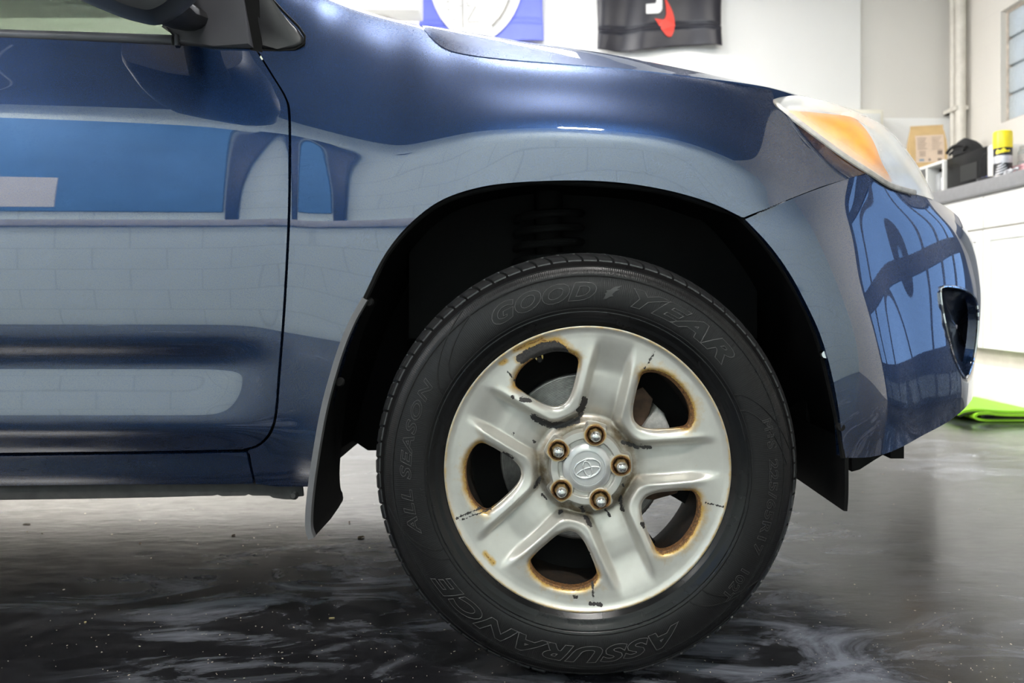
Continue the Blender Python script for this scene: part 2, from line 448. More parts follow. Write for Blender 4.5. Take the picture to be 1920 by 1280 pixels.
GLASSPANE = MT('clear_pane_glass').set(Base_Color=(0.95, 0.97, 1.0), Roughness=0.02, Transmission_Weight=1.0, IOR=1.05).m
gd = struct(empty('door_1', (XR, GD0, 0)))
bm = bmesh.new()
zr = [0.0, 0.42, 1.16, 1.95, 2.75]; ny = 5
for k, z in enumerate(zr):
    boxbm(bm, XR+0.02, XR+0.07, GD0, GD1, max(0, z-0.085), min(GDZ, z+0.085))
for k in range(ny+1):
    y = GD0+(GD1-GD0)*k/ny; hw_ = 0.03 if 0 < k < ny else 0.12
    boxbm(bm, XR+0.021, XR+0.069, max(GD0, y-hw_), min(GD1, y+hw_), 0.005, GDZ-0.005)
bm_obj('door_frame', bm, FRAMEDARK, gd, smooth=False)
PANELBLUE = simple('slate_blue_door_panel', (0.10, 0.13, 0.17), 0.4)
for k in range(4):
    for j in range(ny):
        y0 = GD0+(GD1-GD0)*j/ny+0.03; y1 = GD0+(GD1-GD0)*(j+1)/ny-0.03
        if k == 0: box('door_panel', XR+0.035, XR+0.055, y0, y1, 0.085, zr[1]-0.085, PANELBLUE, gd)
        else: box('pane', XR+0.04, XR+0.05, y0, y1, zr[k]+0.085, zr[k+1]-0.085, GLASSPANE, gd)
struct(box('driveway', XR+0.15, XR+14, -9, 12, -0.16, -0.02, simple('grey_concrete_driveway', (0.16, 0.16, 0.16), 0.8, bump=0.3, bscale=20)))

# glass block window: every block a piece
M = MT('wavy_block_glass'); v = M.coord('Object')
M.set(Base_Color=(0.70, 0.76, 0.78), Roughness=0.18, Transmission_Weight=0.35, IOR=1.3)
M.bump(M.noise(v, 26, 2, 0.5, 1.2), 0.8, 0.01); BLOCKGLASS = M.m
MORTAR = simple('window_mortar', (0.36, 0.40, 0.43), 0.8)
win = struct(empty('window_1', (XR, WY0, WZ0)))
nr, nc = 4, 6; bh = (WZ1-WZ0)/nr; bw = (WY1-WY0)/nc
bm = bmesh.new(); boxbm(bm, -0.04, 0.04, -bw/2+0.006, bw/2-0.006, 0.006, bh-0.006)
bmesh.ops.bevel(bm, geom=bm.edges[:], offset=0.014, segments=2, profile=0.5, affect='EDGES')
b0 = bm_obj('glass_block', bm, BLOCKGLASS, win, (XR+0.085, WY0+bw/2, WZ0))
for r in range(nr):
    for c in range(nc):
        if r == c == 0: continue
        o = b0.copy(); COL.objects.link(o); o.location = (0.085, bw*(c+0.5), bh*r)
bm = bmesh.new()
for r in range(nr+1): boxbm(bm, XR+0.07, XR+0.10, WY0, WY1, WZ0+bh*r-0.009, WZ0+bh*r+0.009)
for c in range(nc+1): boxbm(bm, XR+0.071, XR+0.099, WY0+bw*c-0.009, WY0+bw*c+0.009, WZ0, WZ1)
bm_obj('mortar_grid', bm, MORTAR, win, smooth=False)
RUSTWOOD = simple('peeling_window_frame', (0.50, 0.44, 0.38), 0.8, var=0.4, scale=18)
bm = bmesh.new(); t = 0.018
boxbm(bm, XR+0.04, XR+0.07, WY1-t, WY1, WZ0, WZ1); boxbm(bm, XR+0.04, XR+0.07, WY0, WY0+t, WZ0, WZ1)
boxbm(bm, XR+0.04, XR+0.07, WY0+t, WY1-t, WZ0, WZ0+t); boxbm(bm, XR+0.04, XR+0.07, WY0+t, WY1-t, WZ1-t, WZ1)
bm_obj('window_frame', bm, RUSTWOOD, win, smooth=False)
# conduit pipes in the corner
PIPE = simple('painted_conduit', (0.66, 0.63, 0.57), 0.45)
for k, (px, yy, rr) in enumerate(((1787, 5.47, 0.022), (1801, 5.40, 0.035))):
    bm = bmesh.new(); x = (px-CX)*yy/F
    z0 = 1.304
    tube(bm, [(0, 0, 0), (0, 0, ZC-z0)], rr, 14, fd=(0, 1, 0))
    pe = empty('wall_conduit', (x, yy, z0)); bm_obj('pipe', bm, PIPE, pe, (x, yy, z0))
    for zz in (2.0, 3.0):
        box('pipe_clip', x-rr-0.012, x+rr+0.012, yy-rr*0.6, YB-0.012, zz, zz+0.03, PIPE, pe)
    tag(pe, ['thin painted conduit pipe running up the back wall near the corner', 'thick painted conduit pipe standing right in the wall corner'][k], 'pipe', 'corner conduits')

# ------------------------------------------------------------------ ceiling lamps
def emit(name, col, s):
    m = bpy.data.materials.new(name); m.use_nodes = True; t = m.node_tree; t.nodes.remove(t.nodes['Principled BSDF'])
    e = t.nodes.new('ShaderNodeEmission'); e.inputs[0].default_value = (*col, 1); e.inputs[1].default_value = s
    t.links.new(e.outputs[0], t.nodes['Material Output'].inputs[0]); return m
SPOT = emit('led_diffuser', (1.0, 0.97, 0.93), 440.0)
SPOT3 = emit('led_diffuser_spot', (0.95, 0.97, 1.0), 700.0)
SPOT2 = emit('led_diffuser_soft', (1.0, 0.97, 0.93), 150.0)
LEDC = emit('led_diffuser_fill', (1.0, 0.97, 0.92), 240.0)
LEDD = emit('led_diffuser_dim', (1.0, 0.96, 0.90), 20.0)
LEDB = emit('led_diffuser_bright', (1.0, 0.98, 0.95), 36.0)
HOUSING = simple('white_lamp_housing', (0.8, 0.8, 0.8), 0.4)
def led_panel(x, y, lx, ly, label, m=None, z=3.25):
    e = empty('ceiling_lamp', (x, y, z))
    box('housing', x-lx/2-.03, x+lx/2+.03, y-ly/2-.03, y+ly/2+.03, z+.02, z+.08, HOUSING, e, bev=.01)
    box('diffuser', x-lx/2, x+lx/2, y-ly/2, y+ly/2, z, z+.02, m, e)
    for s in (-1, 1):
        bm = bmesh.new(); tube(bm, [(0, 0, 0), (0, 0, ZC-z-.08)], .004, 6); bm_obj('hanger', bm, HOUSING, e, (x+s*lx*.4, y, z+.08))
    tag(e, label, 'lamp', 'hanging led lamps')
led_panel(0.28, -0.55, 0.30, 0.16, 'short bright led lamp hanging over the aisle beside the car wheel', SPOT, 2.95)
led_panel(-3.6, -0.55, 1.4, 0.5, 'added broad led lamp lighting the rear wall opposite the car door', LEDB, 2.95)  # added to light the rear wall that the paint mirrors
led_panel(0.05, 2.05, 0.24, 0.16, 'short bright led lamp hanging above the car bonnet', SPOT3, 2.95)
led_panel(-2.1, 2.1, 0.30, 0.16, 'short bright led lamp hanging above the car roof', SPOT2, 2.95)
led_panel(-0.4, 4.2, 1.6, 0.30, 'wide led lamp lighting the wall with the flags', LEDB)
led_panel(1.6, 4.0, 1.2, 0.30, 'wide led lamp hanging beside the worktop', LEDD)
led_panel(-2.6, 4.3, 1.6, 0.30, 'unseen wide led lamp brightening the far left of the back wall', LEDC)  # unseen; made strong to brighten the wall mirrored in the floor
led_panel(-3.9, 3.6, 0.6, 0.30, 'added small led lamp brightening the corner by the left wall', LEDC)  # second lamp added to brighten the wall at back left

# ================================================================== the car
CYC = 2.12
car = empty('car', (-0.9, CYC, 0))
tag(car, 'dark blue metallic suv with a rusty silver five-spoke front wheel', 'car')

# ---- side skin net: (row py, row distance) per station px
VS = [0, 55, 110, 170, 257, 272, 332, 510, 740, 758, 820, 890, 950, 990]
def station(px, cr, Yc, low, top):
    """cr: crease py; Yc: crease distance; low: distances of rows 0..7; top: [(py,Y)]*4"""
    pys = [960, 905, 850, 790, 703, 688, 628, 430]
    rows = [(px, p, y) for p, y in zip(pys, low)]
    if cr > 380: rows[7] = (px, cr+60, low[7])
    rows += [(px, cr+10, Yc), (px, cr-10, Yc+0.005)]
    rows += [(px, p, y) for p, y in top]
    return rows
dl = [1.325, 1.287, 1.268, 1.240, 1.2430, 1.2435, 1.2215, 1.2135]           # door low rows
fl = [1.320, 1.283, 1.260, 1.243, 1.231, 1.229, 1.223, 1.2145]           # fender low rows at the door gap
mix = lambda a, b, t: [x*(1-t)+y*t for x, y in zip(a, b)]
a9 = [1.25, 1.24, 1.23, 1.22, 1.21, 1.208, 1.203, 1.196]                 # near the arch
a8 = [1.19]*8
ST = [
 (-450, 186, 1.226, dl, [(120, 1.252), (40, 1.275), (-30, 1.30), (-60, 1.315)]),
 (0,    203, 1.223, dl, [(140, 1.247), (70, 1.272), (0, 1.30), (-40, 1.315)]),
 (200,  211, 1.223, dl, [(145, 1.247), (78, 1.272), (0, 1.30), (-40, 1.315)]),
 (380,  221, 1.223, dl, [(150, 1.248), (84, 1.273), (0, 1.302), (-40, 1.32)]),
 (455,  230, 1.223, mix(dl, fl, .35), [(150, 1.249), (86, 1.276), (0, 1.31), (-40, 1.325)]),
 (500,  236, 1.222, mix(dl, fl, .8), [(150, 1.251), (86, 1.28), (0, 1.318), (-40, 1.335)]),
 (545,  242, 1.221, fl, [(150, 1.254), (82, 1.285), (0, 1.33), (-40, 1.36)]),
 (600,  254, 1.217, mix(fl, a8, .175), [(150, 1.258), (66, 1.30), (-10, 1.385), (-20, 1.50)]),
 (650,  268, 1.2125, mix(fl, a8, .333), [(152, 1.26), (56, 1.325), (9, 1.45), (28, 1.60)]),
 (700,  277, 1.2075, mix(fl, a8, .492), [(158, 1.26), (66, 1.332), (24, 1.45), (44, 1.60)]),
 (742,  283, 1.2030, mix(fl, a8, .625), [(163, 1.258), (78, 1.335), (36, 1.45), (56, 1.60)]),
 (790,  273, 1.1985, mix(fl, a8, .778), [(166, 1.250), (86, 1.325), (46, 1.46), (65, 1.60)]),
 (840,  261, 1.1950, mix(fl, a8, .93), [(168, 1.247), (95, 1.325), (66, 1.44), (60, 1.60)]),
 (892,  250, 1.192, a8, [(170, 1.243), (104, 1.310), (84, 1.42), (76, 1.58)]),
 (960,  245, 1.190, a8, [(173, 1.241), (112, 1.301), (95, 1.41), (86, 1.56)]),
 (1017, 243, 1.189, a8, [(175, 1.239), (117, 1.297), (100, 1.40), (92, 1.55)]),
 (1142, 248, 1.188, a8, [(183, 1.238), (127, 1.297), (110, 1.40), (102, 1.55)]),
 (1246, 260, 1.189, a8, [(196, 1.240), (138, 1.302), (122, 1.40), (114, 1.55)]),
 (1329, 283, 1.192, a8, [(212, 1.246), (149, 1.318), (134, 1.41), (126, 1.55)]),
 (1400, 314, 1.197, a8, [(235, 1.257), (160, 1.350), (145, 1.43), (138, 1.55)]),
 (1445, 340, 1.202, a8, [(258, 1.264), (172, 1.372), (155, 1.416), (140, 1.44)]),
 (1480, 364, 1.208, [1.2]*8, [(286, 1.268), (205, 1.360), (185, 1.383), (165, 1.405)]),
 (1540, 392, 1.226, [1.22]*8, [(325, 1.272), (256, 1.330), (235, 1.346), (215, 1.362)]),
 (1660, 420, 1.290, [1.28]*8, [(375, 1.302), (330, 1.325), (315, 1.332), (300, 1.340)]),
]
side = Net([s[0] for s in ST], VS, [station(*s) for s in ST], 5, 4, 22, 9)

GAP = [(478, 92), (508, 140), (533, 182), (540, 215), (541, 300), (539.5, 400), (535, 500), (529, 600), (521, 700), (516, 765), (510, 796), (499, 818), (480, 834), (452, 842)]
gapL = catmull(GAP, 5)
gapR = gapL+np.array([5.0, 2.0])*np.linspace(1, 1, len(gapL))[:, None]; gapR[-8:, 1] += np.linspace(0, 3.5, 8)
ARCH = [(683, 558), (704, 508), (733, 460), (772, 416), (822, 378), (882, 355), (952, 343), (1060, 338), (1150, 341), (1230, 352), (1300, 369), (1350, 387), (1393, 408)]
arch = catmull(ARCH, 5)
door_poly = np.concatenate([[(-430, 76), (-430, 853), (0, 848.5), (300, 845)], gapL[::-1], [(330, 85), (0, 70)]])
panel('front_door', side, door_poly, PAINT, car, hem=0.016)
HOODGAP = [(1446, 166), (1400, 159), (1300, 146), (1200, 133.5), (1100, 125), (960, 114.5), (880, 105), (838, 95), (812, 77), (788, 47)]
LAMPLOW = [(1630, 324), (1580, 293), (1520, 249), (1470, 211), (1450, 195), (1451, 181)]
fender_poly = np.concatenate([gapR, [(468, 848), (472, 872), (480, 907), (520, 912), (583, 912), (599, 850), (613, 780), (628, 715), (647, 652), (667, 602)], arch,
    [(1393, 408), (1470, 376.5), (1540, 349.5), (1629, 323)], catmull(LAMPLOW, 4), catmull(HOODGAP, 5), [(784, 20), (700, -15), (560, -90), (446, -90), (458, -10)]])
panel('front_fender', side, fender_poly, PAINT, car, hem=0.02)
rock = np.array([(-430, 860), (0, 855.5), (300, 851.5), (462, 848.5), (467, 872), (475, 907), (240, 908), (0, 911), (-430, 917)], float)
panel('rocker_panel', side, rock, PAINT, car, hem=0.014)
# dark inner shell behind the panel gaps
inn = Net([s[0] for s in ST], VS, [station(*s) for s in ST], 20, 16, 22, 12)
inn.P = inn.P+np.array([0, 0.022, 0])
inner_poly = np.concatenate([[(-430, 100), (-430, 900), (500, 900), (575, 905), (600, 800), (640, 650)], arch+np.array([0, -22]), [(1420, 380), (1560, 320), (1440, 200)], [(1200, 150), (900, 130), (800, 105), (470, 105)]])
panel('inner_shell', inn, inner_poly, UNDER, car, hem=0)

# ---- bumper net (columns from the arch edge round to the nose centre)
BC = [
 [(1397,411,1.196),(1440,456,1.191),(1480,511,1.188),(1510,566,1.187),(1540,632,1.187),(1562,712,1.189),(1575,786,1.194),(1583,858,1.203)],
 [(1442,391,1.202),(1490,440,1.196),(1530,500,1.193),(1560,558,1.191),(1586,626,1.191),(1606,706,1.194),(1616,786,1.201),(1618,858,1.215)],
 [(1486,372,1.211),(1530,424,1.204),(1570,490,1.201),(1599,552,1.199),(1625,622,1.199),(1645,702,1.203),(1655,784,1.213),(1655,852,1.230)],
 [(1545,350,1.235),(1585,410,1.230),(1615,482,1.227),(1640,552,1.226),(1662,622,1.227),(1680,702,1.231),(1690,778,1.241),(1690,838,1.262)],
 [(1632,326,1.296),(1650,405,1.284),(1668,480,1.277),(1684,550,1.274),(1700,622,1.275),(1714,700,1.279),(1724,768,1.290),(1730,816,1.310)],
 [(1690,356,1.352),(1712,412,1.338),(1728,480,1.330),(1740,550,1.326),(1750,620,1.326),(1760,690,1.330),(1768,755,1.340),(1770,795,1.360)],
 [(1748,374,1.440),(1768,420,1.415),(1780,480,1.405),(1788,550,1.398),(1793,620,1.396),(1798,682,1.398),(1803,738,1.405),(1803,771,1.420)],
 [(1782,393,1.535),(1803,432,1.510),(1815,484,1.498),(1821,550,1.490),(1820,620,1.486),(1816,680,1.482),(1818,730,1.482),(1817,756,1.490)],
 [(1806,420,1.64),(1826,456,1.61),(1837,504,1.595),(1842,560,1.585),(1838,625,1.58),(1829,682,1.572),(1826,726,1.568),(1824,745,1.575)],
 [(1806,440,1.76),(1822,470,1.73),(1830,512,1.71),(1834,564,1.70),(1829,624,1.69),(1818,676,1.68),(1814,716,1.675),(1812,734,1.68)],
 [(1690,470,2.12),(1698,490,2.12),(1704,522,2.12),(1706,562,2.12),(1704,606,2.12),(1698,646,2.12),(1694,674,2.12),(1692,688,2.12)],
]
bump_ = Net([0, 40, 80, 130, 200, 260, 325, 385, 440, 500, 700], [0, 60, 130, 200, 270, 350, 425, 490], BC, 4, 5, 12, 12)
bump_.N *= 1 if bump_.N[5, 50, 1] < 0 else -1
POD = catmull([(1763, 545), (1768, 538), (1782, 537), (1806, 542), (1826, 556), (1833, 585), (1832, 625), (1826, 668), (1816, 700), (1811, 709), (1803, 700), (1788, 668), (1775, 620), (1766, 575)], 5, True)
# only cut the visible side of the skin for the fog pod
class Sub: pass
def subnet(net, i0, i1):
    s = Sub(); s.pix, s.P, s.N = net.pix[i0:i1], net.P[i0:i1], net.N[i0:i1]; return s
ic = 440//4
A = subnet(bump_, 0, ic+1); B = subnet(bump_, ic, bump_.pix.shape[0])
bumper = panel('front_bumper', A, POD, PAINT, car, hem=0.018, hole=True)
V = B.P.reshape(-1, 3); nu, nv = B.P.shape[:2]
idx = np.arange(nu*nv).reshape(nu, nv)
q = np.stack([idx[:-1, :-1], idx[1:, :-1], idx[1:, 1:], idx[:-1, 1:]], -1).reshape(-1, 4)
obj('bumper_nose', V, q, PAINT, bumper, normals=B.N.reshape(-1, 3))
# fog lamp pod: a scooped dark cavity with a bright trim edge
def pod_pt(p, d): return U(p[0], p[1], d)
cP, cd_, _, _, _ = None, None, None, None, None
pix = A.pix.reshape(-1, 2); YY = A.P[..., 1].ravel()
def surfY(p):
    d = ((pix-np.array(p))**2).sum(1); return YY[np.argmin(d)]
n = len(POD); ctr = POD.mean(0); bm = bmesh.new(); rings = []
for k, (s, dy, sh) in enumerate(((1.0, 0.0, 0), (0.96, 0.02, 0), (0.86, 0.05, -2), (0.66, 0.085, -4), (0.4, 0.105, -6), (0.05, 0.11, -6))):
    rings.append([bm.verts.new(U(*(ctr+(p-ctr)*s+np.array([sh, 0])), surfY(p)*(1-k*0.1)+k*0.1*1.45+dy)) for p in POD])
for a, b in zip(rings[:-1], rings[1:]):
    for i in range(n): bm.faces.new((a[i], a[(i+1) % n], b[(i+1) % n], b[i]))
GLOSSBLK = simple('gloss_black_pod', (0.012, 0.016, 0.028), 0.16)
bm_obj('fog_lamp_pod', bm, GLOSSBLK, car)
bm = bmesh.new(); tube(bm, [U(p[0], p[1], surfY(p)-0.002) for p in POD], 0.0028, 6, closed=True)
bm_obj('pod_trim', bm, CHROME, bumper)
# ---- bonnet
HC = []
HU = []
hood_cols = [ # gap (px,py,Y), crest silhouette (px,py,Y)
 ((791,49,1.50),(792,47,1.53)), ((815,79,1.430),(822,51,1.52)), ((841,94,1.365),(850,55.5,1.50)), ((882,103,1.325),(900,63,1.48)),
 ((962,112,1.303),(970,76,1.46)), ((1050,119,1.298),(1055,87,1.455)), ((1102,123,1.297),(1120,97,1.455)), ((1202,132,1.300),(1210,114,1.45)),
 ((1302,144,1.316),(1305,133.5,1.44)), ((1402,157,1.350),(1403,155,1.43)), ((1447,165,1.382),(1448,164,1.44)), ((1480,175,1.425),(1481,173,1.45)), ((1506,184,1.45),(1507,182.5,1.47))]
for g, c in hood_cols:
    zc = H+(CY-c[1])*c[2]/F; xc = (c[0]-CX)*c[2]/F; row = [g]
    row.append(((g[0]+c[0])/2, (g[1]*0.45+c[1]*0.55), (g[2]*0.58+c[2]*0.42))); row.append(c)
    t = (c[0]-790)/660
    for Y2, dz in ((1.60, 0.014), (1.80, 0.034), (2.12, 0.048)):
        x2 = xc+(Y2-c[2])*(0.02+0.30*t*t); z2 = zc+dz*(1-0.25*t)
        row.append((CX+x2*F/Y2, CY-(z2-H)*F/Y2, Y2))
    HC.append(row); HU.append(g[0])
hood = Net(HU, [0, 18, 36, 70, 120, 200], HC, 6, 3, 14, 3)
hood.N *= 1 if hood.N[50, 30, 2] > 0 else -1
V = hood.P.reshape(-1, 3); nu, nv = hood.P.shape[:2]; idx = np.arange(nu*nv).reshape(nu, nv)
q = np.stack([idx[:-1, :-1], idx[1:, :-1], idx[1:, 1:], idx[:-1, 1:]], -1).reshape(-1, 4)
m = len(V); eb = V[:nu*nv].reshape(nu, nv, 3)[:, 0]
V2 = np.concatenate([V, eb, eb+np.array([0, 0.02, -0.02])]); N2 = np.concatenate([hood.N.reshape(-1, 3), np.tile([0, -0.8, 0.6], (2*nu, 1))])
q2 = np.concatenate([q, [[m+i, m+i+1, m+nu+i+1, m+nu+i] for i in range(nu-1)]])
bonnet = obj('bonnet', V2, q2, PAINT, car, normals=N2)
far = obj('bonnet_half', V*np.array([1, -1, 1])+np.array([0, 2*CYC, 0]), q[:, ::-1], PAINT, bonnet, normals=hood.N.reshape(-1, 3)*np.array([1, -1, 1]))
# under-bonnet blocker and grille
bm = bmesh.new(); boxbm(bm, -0.25, 0.45, 1.48, 2*CYC-1.48, 0.55, 0.93); bm_obj('engine_bay', bm, UNDER, car, smooth=False)
bm = bmesh.new(); boxbm(bm, -0.50, -0.12, 1.53, 2*CYC-1.53, 0.93, 1.155); bm_obj('cowl', bm, UNDER, car, smooth=False)
bm = bmesh.new(); boxbm(bm, 0.62, 0.86, 1.66, 2*CYC-1.66, 0.42, 0.84); bm_obj('front_grille', bm, GLOSSBLK, car, smooth=False)

# ---- headlamp
LC = [ # low edge, mid, upper edge (silhouette), behind
 ((1449,190,1.392),(1450,189,1.400),(1452,184,1.42),(1454,190,1.50)),
 ((1472,211,1.352),(1478,198,1.370),(1486,177,1.42),(1480,200,1.52)),
 ((1522,249,1.318),(1532,224,1.345),(1545,187,1.43),(1535,215,1.54)),
 ((1582,293,1.296),(1596,258,1.332),(1612,208,1.45),(1600,240,1.58)),
 ((1632,325,1.296),(1650,285,1.340),(1664,238,1.48),(1650,270,1.62)),
 ((1670,349,1.322),(1692,312,1.372),(1704,284,1.51),(1688,310,1.66)),
 ((1715,362,1.375),(1725,343,1.420),(1733,329,1.54),(1715,345,1.70)),
 ((1750,374,1.440),(1751,373,1.470),(1752,371,1.57),(1735,375,1.74)),
]
lens = Net([0, 30, 90, 160, 220, 265, 310, 345], [0, 60, 130, 190], LC, 5, 5, 12, 10)
lens.N *= 1 if lens.N[30, 12, 1] < 0 else -1
def plain(name, net, mat, parent, off=0.0, attrs=None):
    V = (net.P-net.N*off).reshape(-1, 3); nu, nv = net.P.shape[:2]; idx = np.arange(nu*nv).reshape(nu, nv)
    q = np.stack([idx[:-1, :-1], idx[1:, :-1], idx[1:, 1:], idx[:-1, 1:]], -1).reshape(-1, 4)
    return obj(name, V, q, mat, parent, normals=net.N.reshape(-1, 3), attrs=attrs)
M = MT('hazed_lamp_lens'); v = M.coord()
M.set(Base_Color=(0.92, 0.90, 0.84), Roughness=0.25, Coat_Weight=0.5, Coat_Roughness=0.12)
hza = M.n('ShaderNodeMath'); hza.operation = 'ADD'; tp = M.n('ShaderNodeBsdfTransparent'); mx = M.n('ShaderNodeMixShader'); M.l(M.ramp(M.noise(v, 16, 4), [(0.35, 0.03), (0.75, 0.13)]), hza.inputs[0]); M.l(M.math('MULTIPLY', M.attr('haze'), 0.55), hza.inputs[1]); M.l(hza.outputs[0], mx.inputs[0])
M.l(tp.outputs[0], mx.inputs[1]); M.l(M.b.outputs[0], mx.inputs[2]); M.l(mx.outputs[0], M.t.nodes['Material Output'].inputs[0]); HAZE = M.m
amb = catmull([(1462, 199), (1500, 200), (1560, 206), (1606, 214), (1640, 250), (1662, 300), (1680, 338), (1640, 318), (1580, 276), (1520, 234), (1480, 209)], 5, True)
lp = lens.pix.reshape(-1, 2); _, ld = closest(lp, amb); ld = np.where(inpoly(lp, amb), -ld, ld)
headlamp = plain('headlamp_lens', lens, HAZE, car, attrs={'haze': smooth(ld, -28, 18)})
AMBER = simple('amber_reflector', (1.0, 0.36, 0.008), 0.3, var=0.2, scale=30)
SILVR = simple('silver_reflector', (0.80, 0.80, 0.80), 0.35, 0.3, var=0.05)
inn2 = Net([0, 30, 90, 160, 220, 265, 310, 345], [0, 60, 130, 190], LC, 5, 5, 12, 10)
inn2.N = lens.N; inn2.P = lens.P-lens.N*0.009
amb = catmull([(1462, 199), (1500, 200), (1560, 206), (1606, 214), (1640, 250), (1662, 300), (1680, 338), (1640, 318), (1580, 276), (1520, 234), (1480, 209)], 5, True)
inn2.pix = lens.pix
panel('amber_reflector', inn2, amb, AMBER, headlamp, hem=0.006)
inn3 = Sub(); inn3.N = lens.N; inn3.P = lens.P-lens.N*0.013; inn3.pix = lens.pix
sp_ = catmull([(1468, 200), (1486, 184), (1545, 194), (1610, 214), (1660, 244), (1700, 290), (1728, 334), (1744, 366), (1715, 354), (1672, 338), (1632, 312), (1580, 278), (1520, 236)], 4, True)
panel('silver_reflector', inn3, sp_, SILVR, headlamp, hem=0.004)
GASKET = simple('beige_lamp_gasket', (0.45, 0.42, 0.38), 0.5, var=0.3, scale=60)
low = [LC[i][0] for i in range(7)]
bm = bmesh.new(); tube(bm, [U(p[0]+1, p[1]-1, p[2]-0.002) for p in catmull([(a, b, c) for a, b, c in low], 6)], 0.0052, 8, flat=0.6)
bm_obj('lamp_gasket', bm, GASKET, headlamp)

# ---- wheel arch liner, following the arch
AE = [(683, 558, 1.198), (733, 460, 1.194), (822, 378, 1.19), (952, 343, 1.187), (1060, 338, 1.186), (1230, 352, 1.187), (1350, 387, 1.19), (1397, 410, 1.194), (1480, 511, 1.188), (1540, 632, 1.187), (1575, 786, 1.194), (1583, 858, 1.203)]
ap = catmull([U(*p)[::2] for p in AE], 6)
lft = catmull([U(578, 900, 1.25)[::2], U(596, 820, 1.24)[::2], U(640, 655, 1.21)[::2], U(683, 558, 1.198)[::2]], 6)[:-1]
ap = np.concatenate([lft, ap])
wc2 = np.array([0.0887, 0.352])
d = ap-wc2; d /= np.linalg.norm(d, axis=1)[:, None]; ap2 = ap+d*0.010
bm = bmesh.new(); ys = [1.215, 1.30, 1.42, 1.60]; rings = []
for k, y in enumerate(ys): rings.append([bm.verts.new((p[0], y if i_ >= len(lft) else max(y, 1.285+0.01*k), p[1])) for i_, p in enumerate(ap2+d*(0.012 if k in (1, 2) else 0))])
for a, b in zip(rings[:-1], rings[1:]):
    for i in range(len(a)-1): bm.faces.new((a[i], a[i+1], b[i+1], b[i]))
liner = bm_obj('wheel_arch_liner', bm, LINER, car)
bm = bmesh.new(); bk = [bm.verts.new((p[0], 1.60, p[1])) for p in ap2]
bk += [bm.verts.new((0.52, 1.60, 0.30)), bm.verts.new((-0.36, 1.60, 0.30))]; bm.faces.new(bk)
bm_obj('inner_wing', bm, LINER, liner, smooth=False)
# rolled black lip on the arch edge
bm = bmesh.new(); tube(bm, [(p[0], 1.205, p[1]) for p in ap[len(lft):]-d[len(lft):]*0.001], 0.0045, 6)
bm_obj('arch_lip', bm, RUBBER, liner)
# suspension glimpsed above the tyre
bm = bmesh.new(); tube(bm, [(0.03+0.065*math.cos(a), 1.47+0.065*math.sin(a), 0.66+0.028*a/(2*math.pi)) for a in np.linspace(0, 2*math.pi*5, 120)], 0.008, 8, fd=(0, 0, 1))
bm_obj('coil_spring', bm, UNDER, car)
bm = bmesh.new(); lathe(bm, [(0.0, 0.0), (0.085, 0.0), (0.10, 0.012), (0.10, 0.02), (0.08, 0.026), (0.0, 0.026)], 32)
bm_obj('spring_seat', bm, WELD, car, (0.03, 1.47, 0.655))
bm = bmesh.new(); tube(bm, [(0.03, 1.47, 0.36), (0.03, 1.47, 0.86)], 0.028, 14); bm_obj('strut', bm, UNDER, car)
for px, py in ((1225, 425), (1352, 470)):
    bm = bmesh.new(); lathe(bm, [(0, -0.012), (0.010, -0.012), (0.014, -0.008), (0.014, 0), (0.022, 0), (0.022, 0.004)], 6, axis='Y')
    bm_obj('wing_bolt', bm, WELD, liner, U(px, py, 1.59))
for px, py, y in ((692, 566, 1.215), (637, 716, 1.225), (1546, 664, 1.195), (1576, 800, 1.20)):
    bm = bmesh.new(); lathe(bm, [(0, -0.004), (0.006, -0.004), (0.008, -0.001), (0.008, 0.003)], 12, axis='Y')
    bm_obj('liner_clip', bm, CHROME if px == 1546 else UNDER, liner, U(px, py, y))

# ---- mud flaps
def sheet(name, curve, th, y0, y1, mat, parent, tip=None):
    bm = bmesh.new(); n = len(curve); c = np.array(curve, float)
    t = np.gradient(c, axis=0); t /= np.linalg.norm(t, axis=1)[:, None]; nr = np.stack([-t[:, 1], t[:, 0]], 1)
    cols = []
    for i in range(n):
        yy1 = y1 if tip is None else tip(i/(n-1))
        a, b = c[i]+nr[i]*th/2, c[i]-nr[i]*th/2
        cols.append([bm.verts.new((a[0], y0, a[1])), bm.verts.new((a[0], yy1, a[1])), bm.verts.new((b[0], yy1, b[1])), bm.verts.new((b[0], y0, b[1]))])
    for A_, B_ in zip(cols[:-1], cols[1:]):
        for k in range(4): bm.faces.new((A_[k], A_[(k+1) % 4], B_[(k+1) % 4], B_[k]))
    bm.faces.new(cols[0]); bm.faces.new(cols[-1][::-1])
    return bm_obj(name, bm, mat, parent, angle=30)
fc = catmull([U(p[0], p[1], 1.205)[::2] for p in ((685, 560), (662, 601), (641, 652), (622, 713), (607, 772), (593, 850), (582, 930), (579, 985), (585, 1008))], 5)
def ftip(t):
    if t < 0.86: return 1.40-0.11*(1-t/0.86)**0.7
    return 1.375 if t < 0.875 else 1.405-0.10*max(0, (t-0.93)/0.07)**2
flap = sheet('rear_mud_flap', fc, 0.007, 1.214, 1.40, RUBBER, car, ftip)
sheet('flap_edge', fc, 0.0095, 1.200, 1.2135, FLAPEDGE, flap)
rc = [(0.512, 0.40), (0.513, 0.36), (0.513, 0.31), (0.511, 0.283)]
sheet('front_air_deflector', catmull(rc, 4), 0.006, 1.205, 1.44, RUBBER, car)

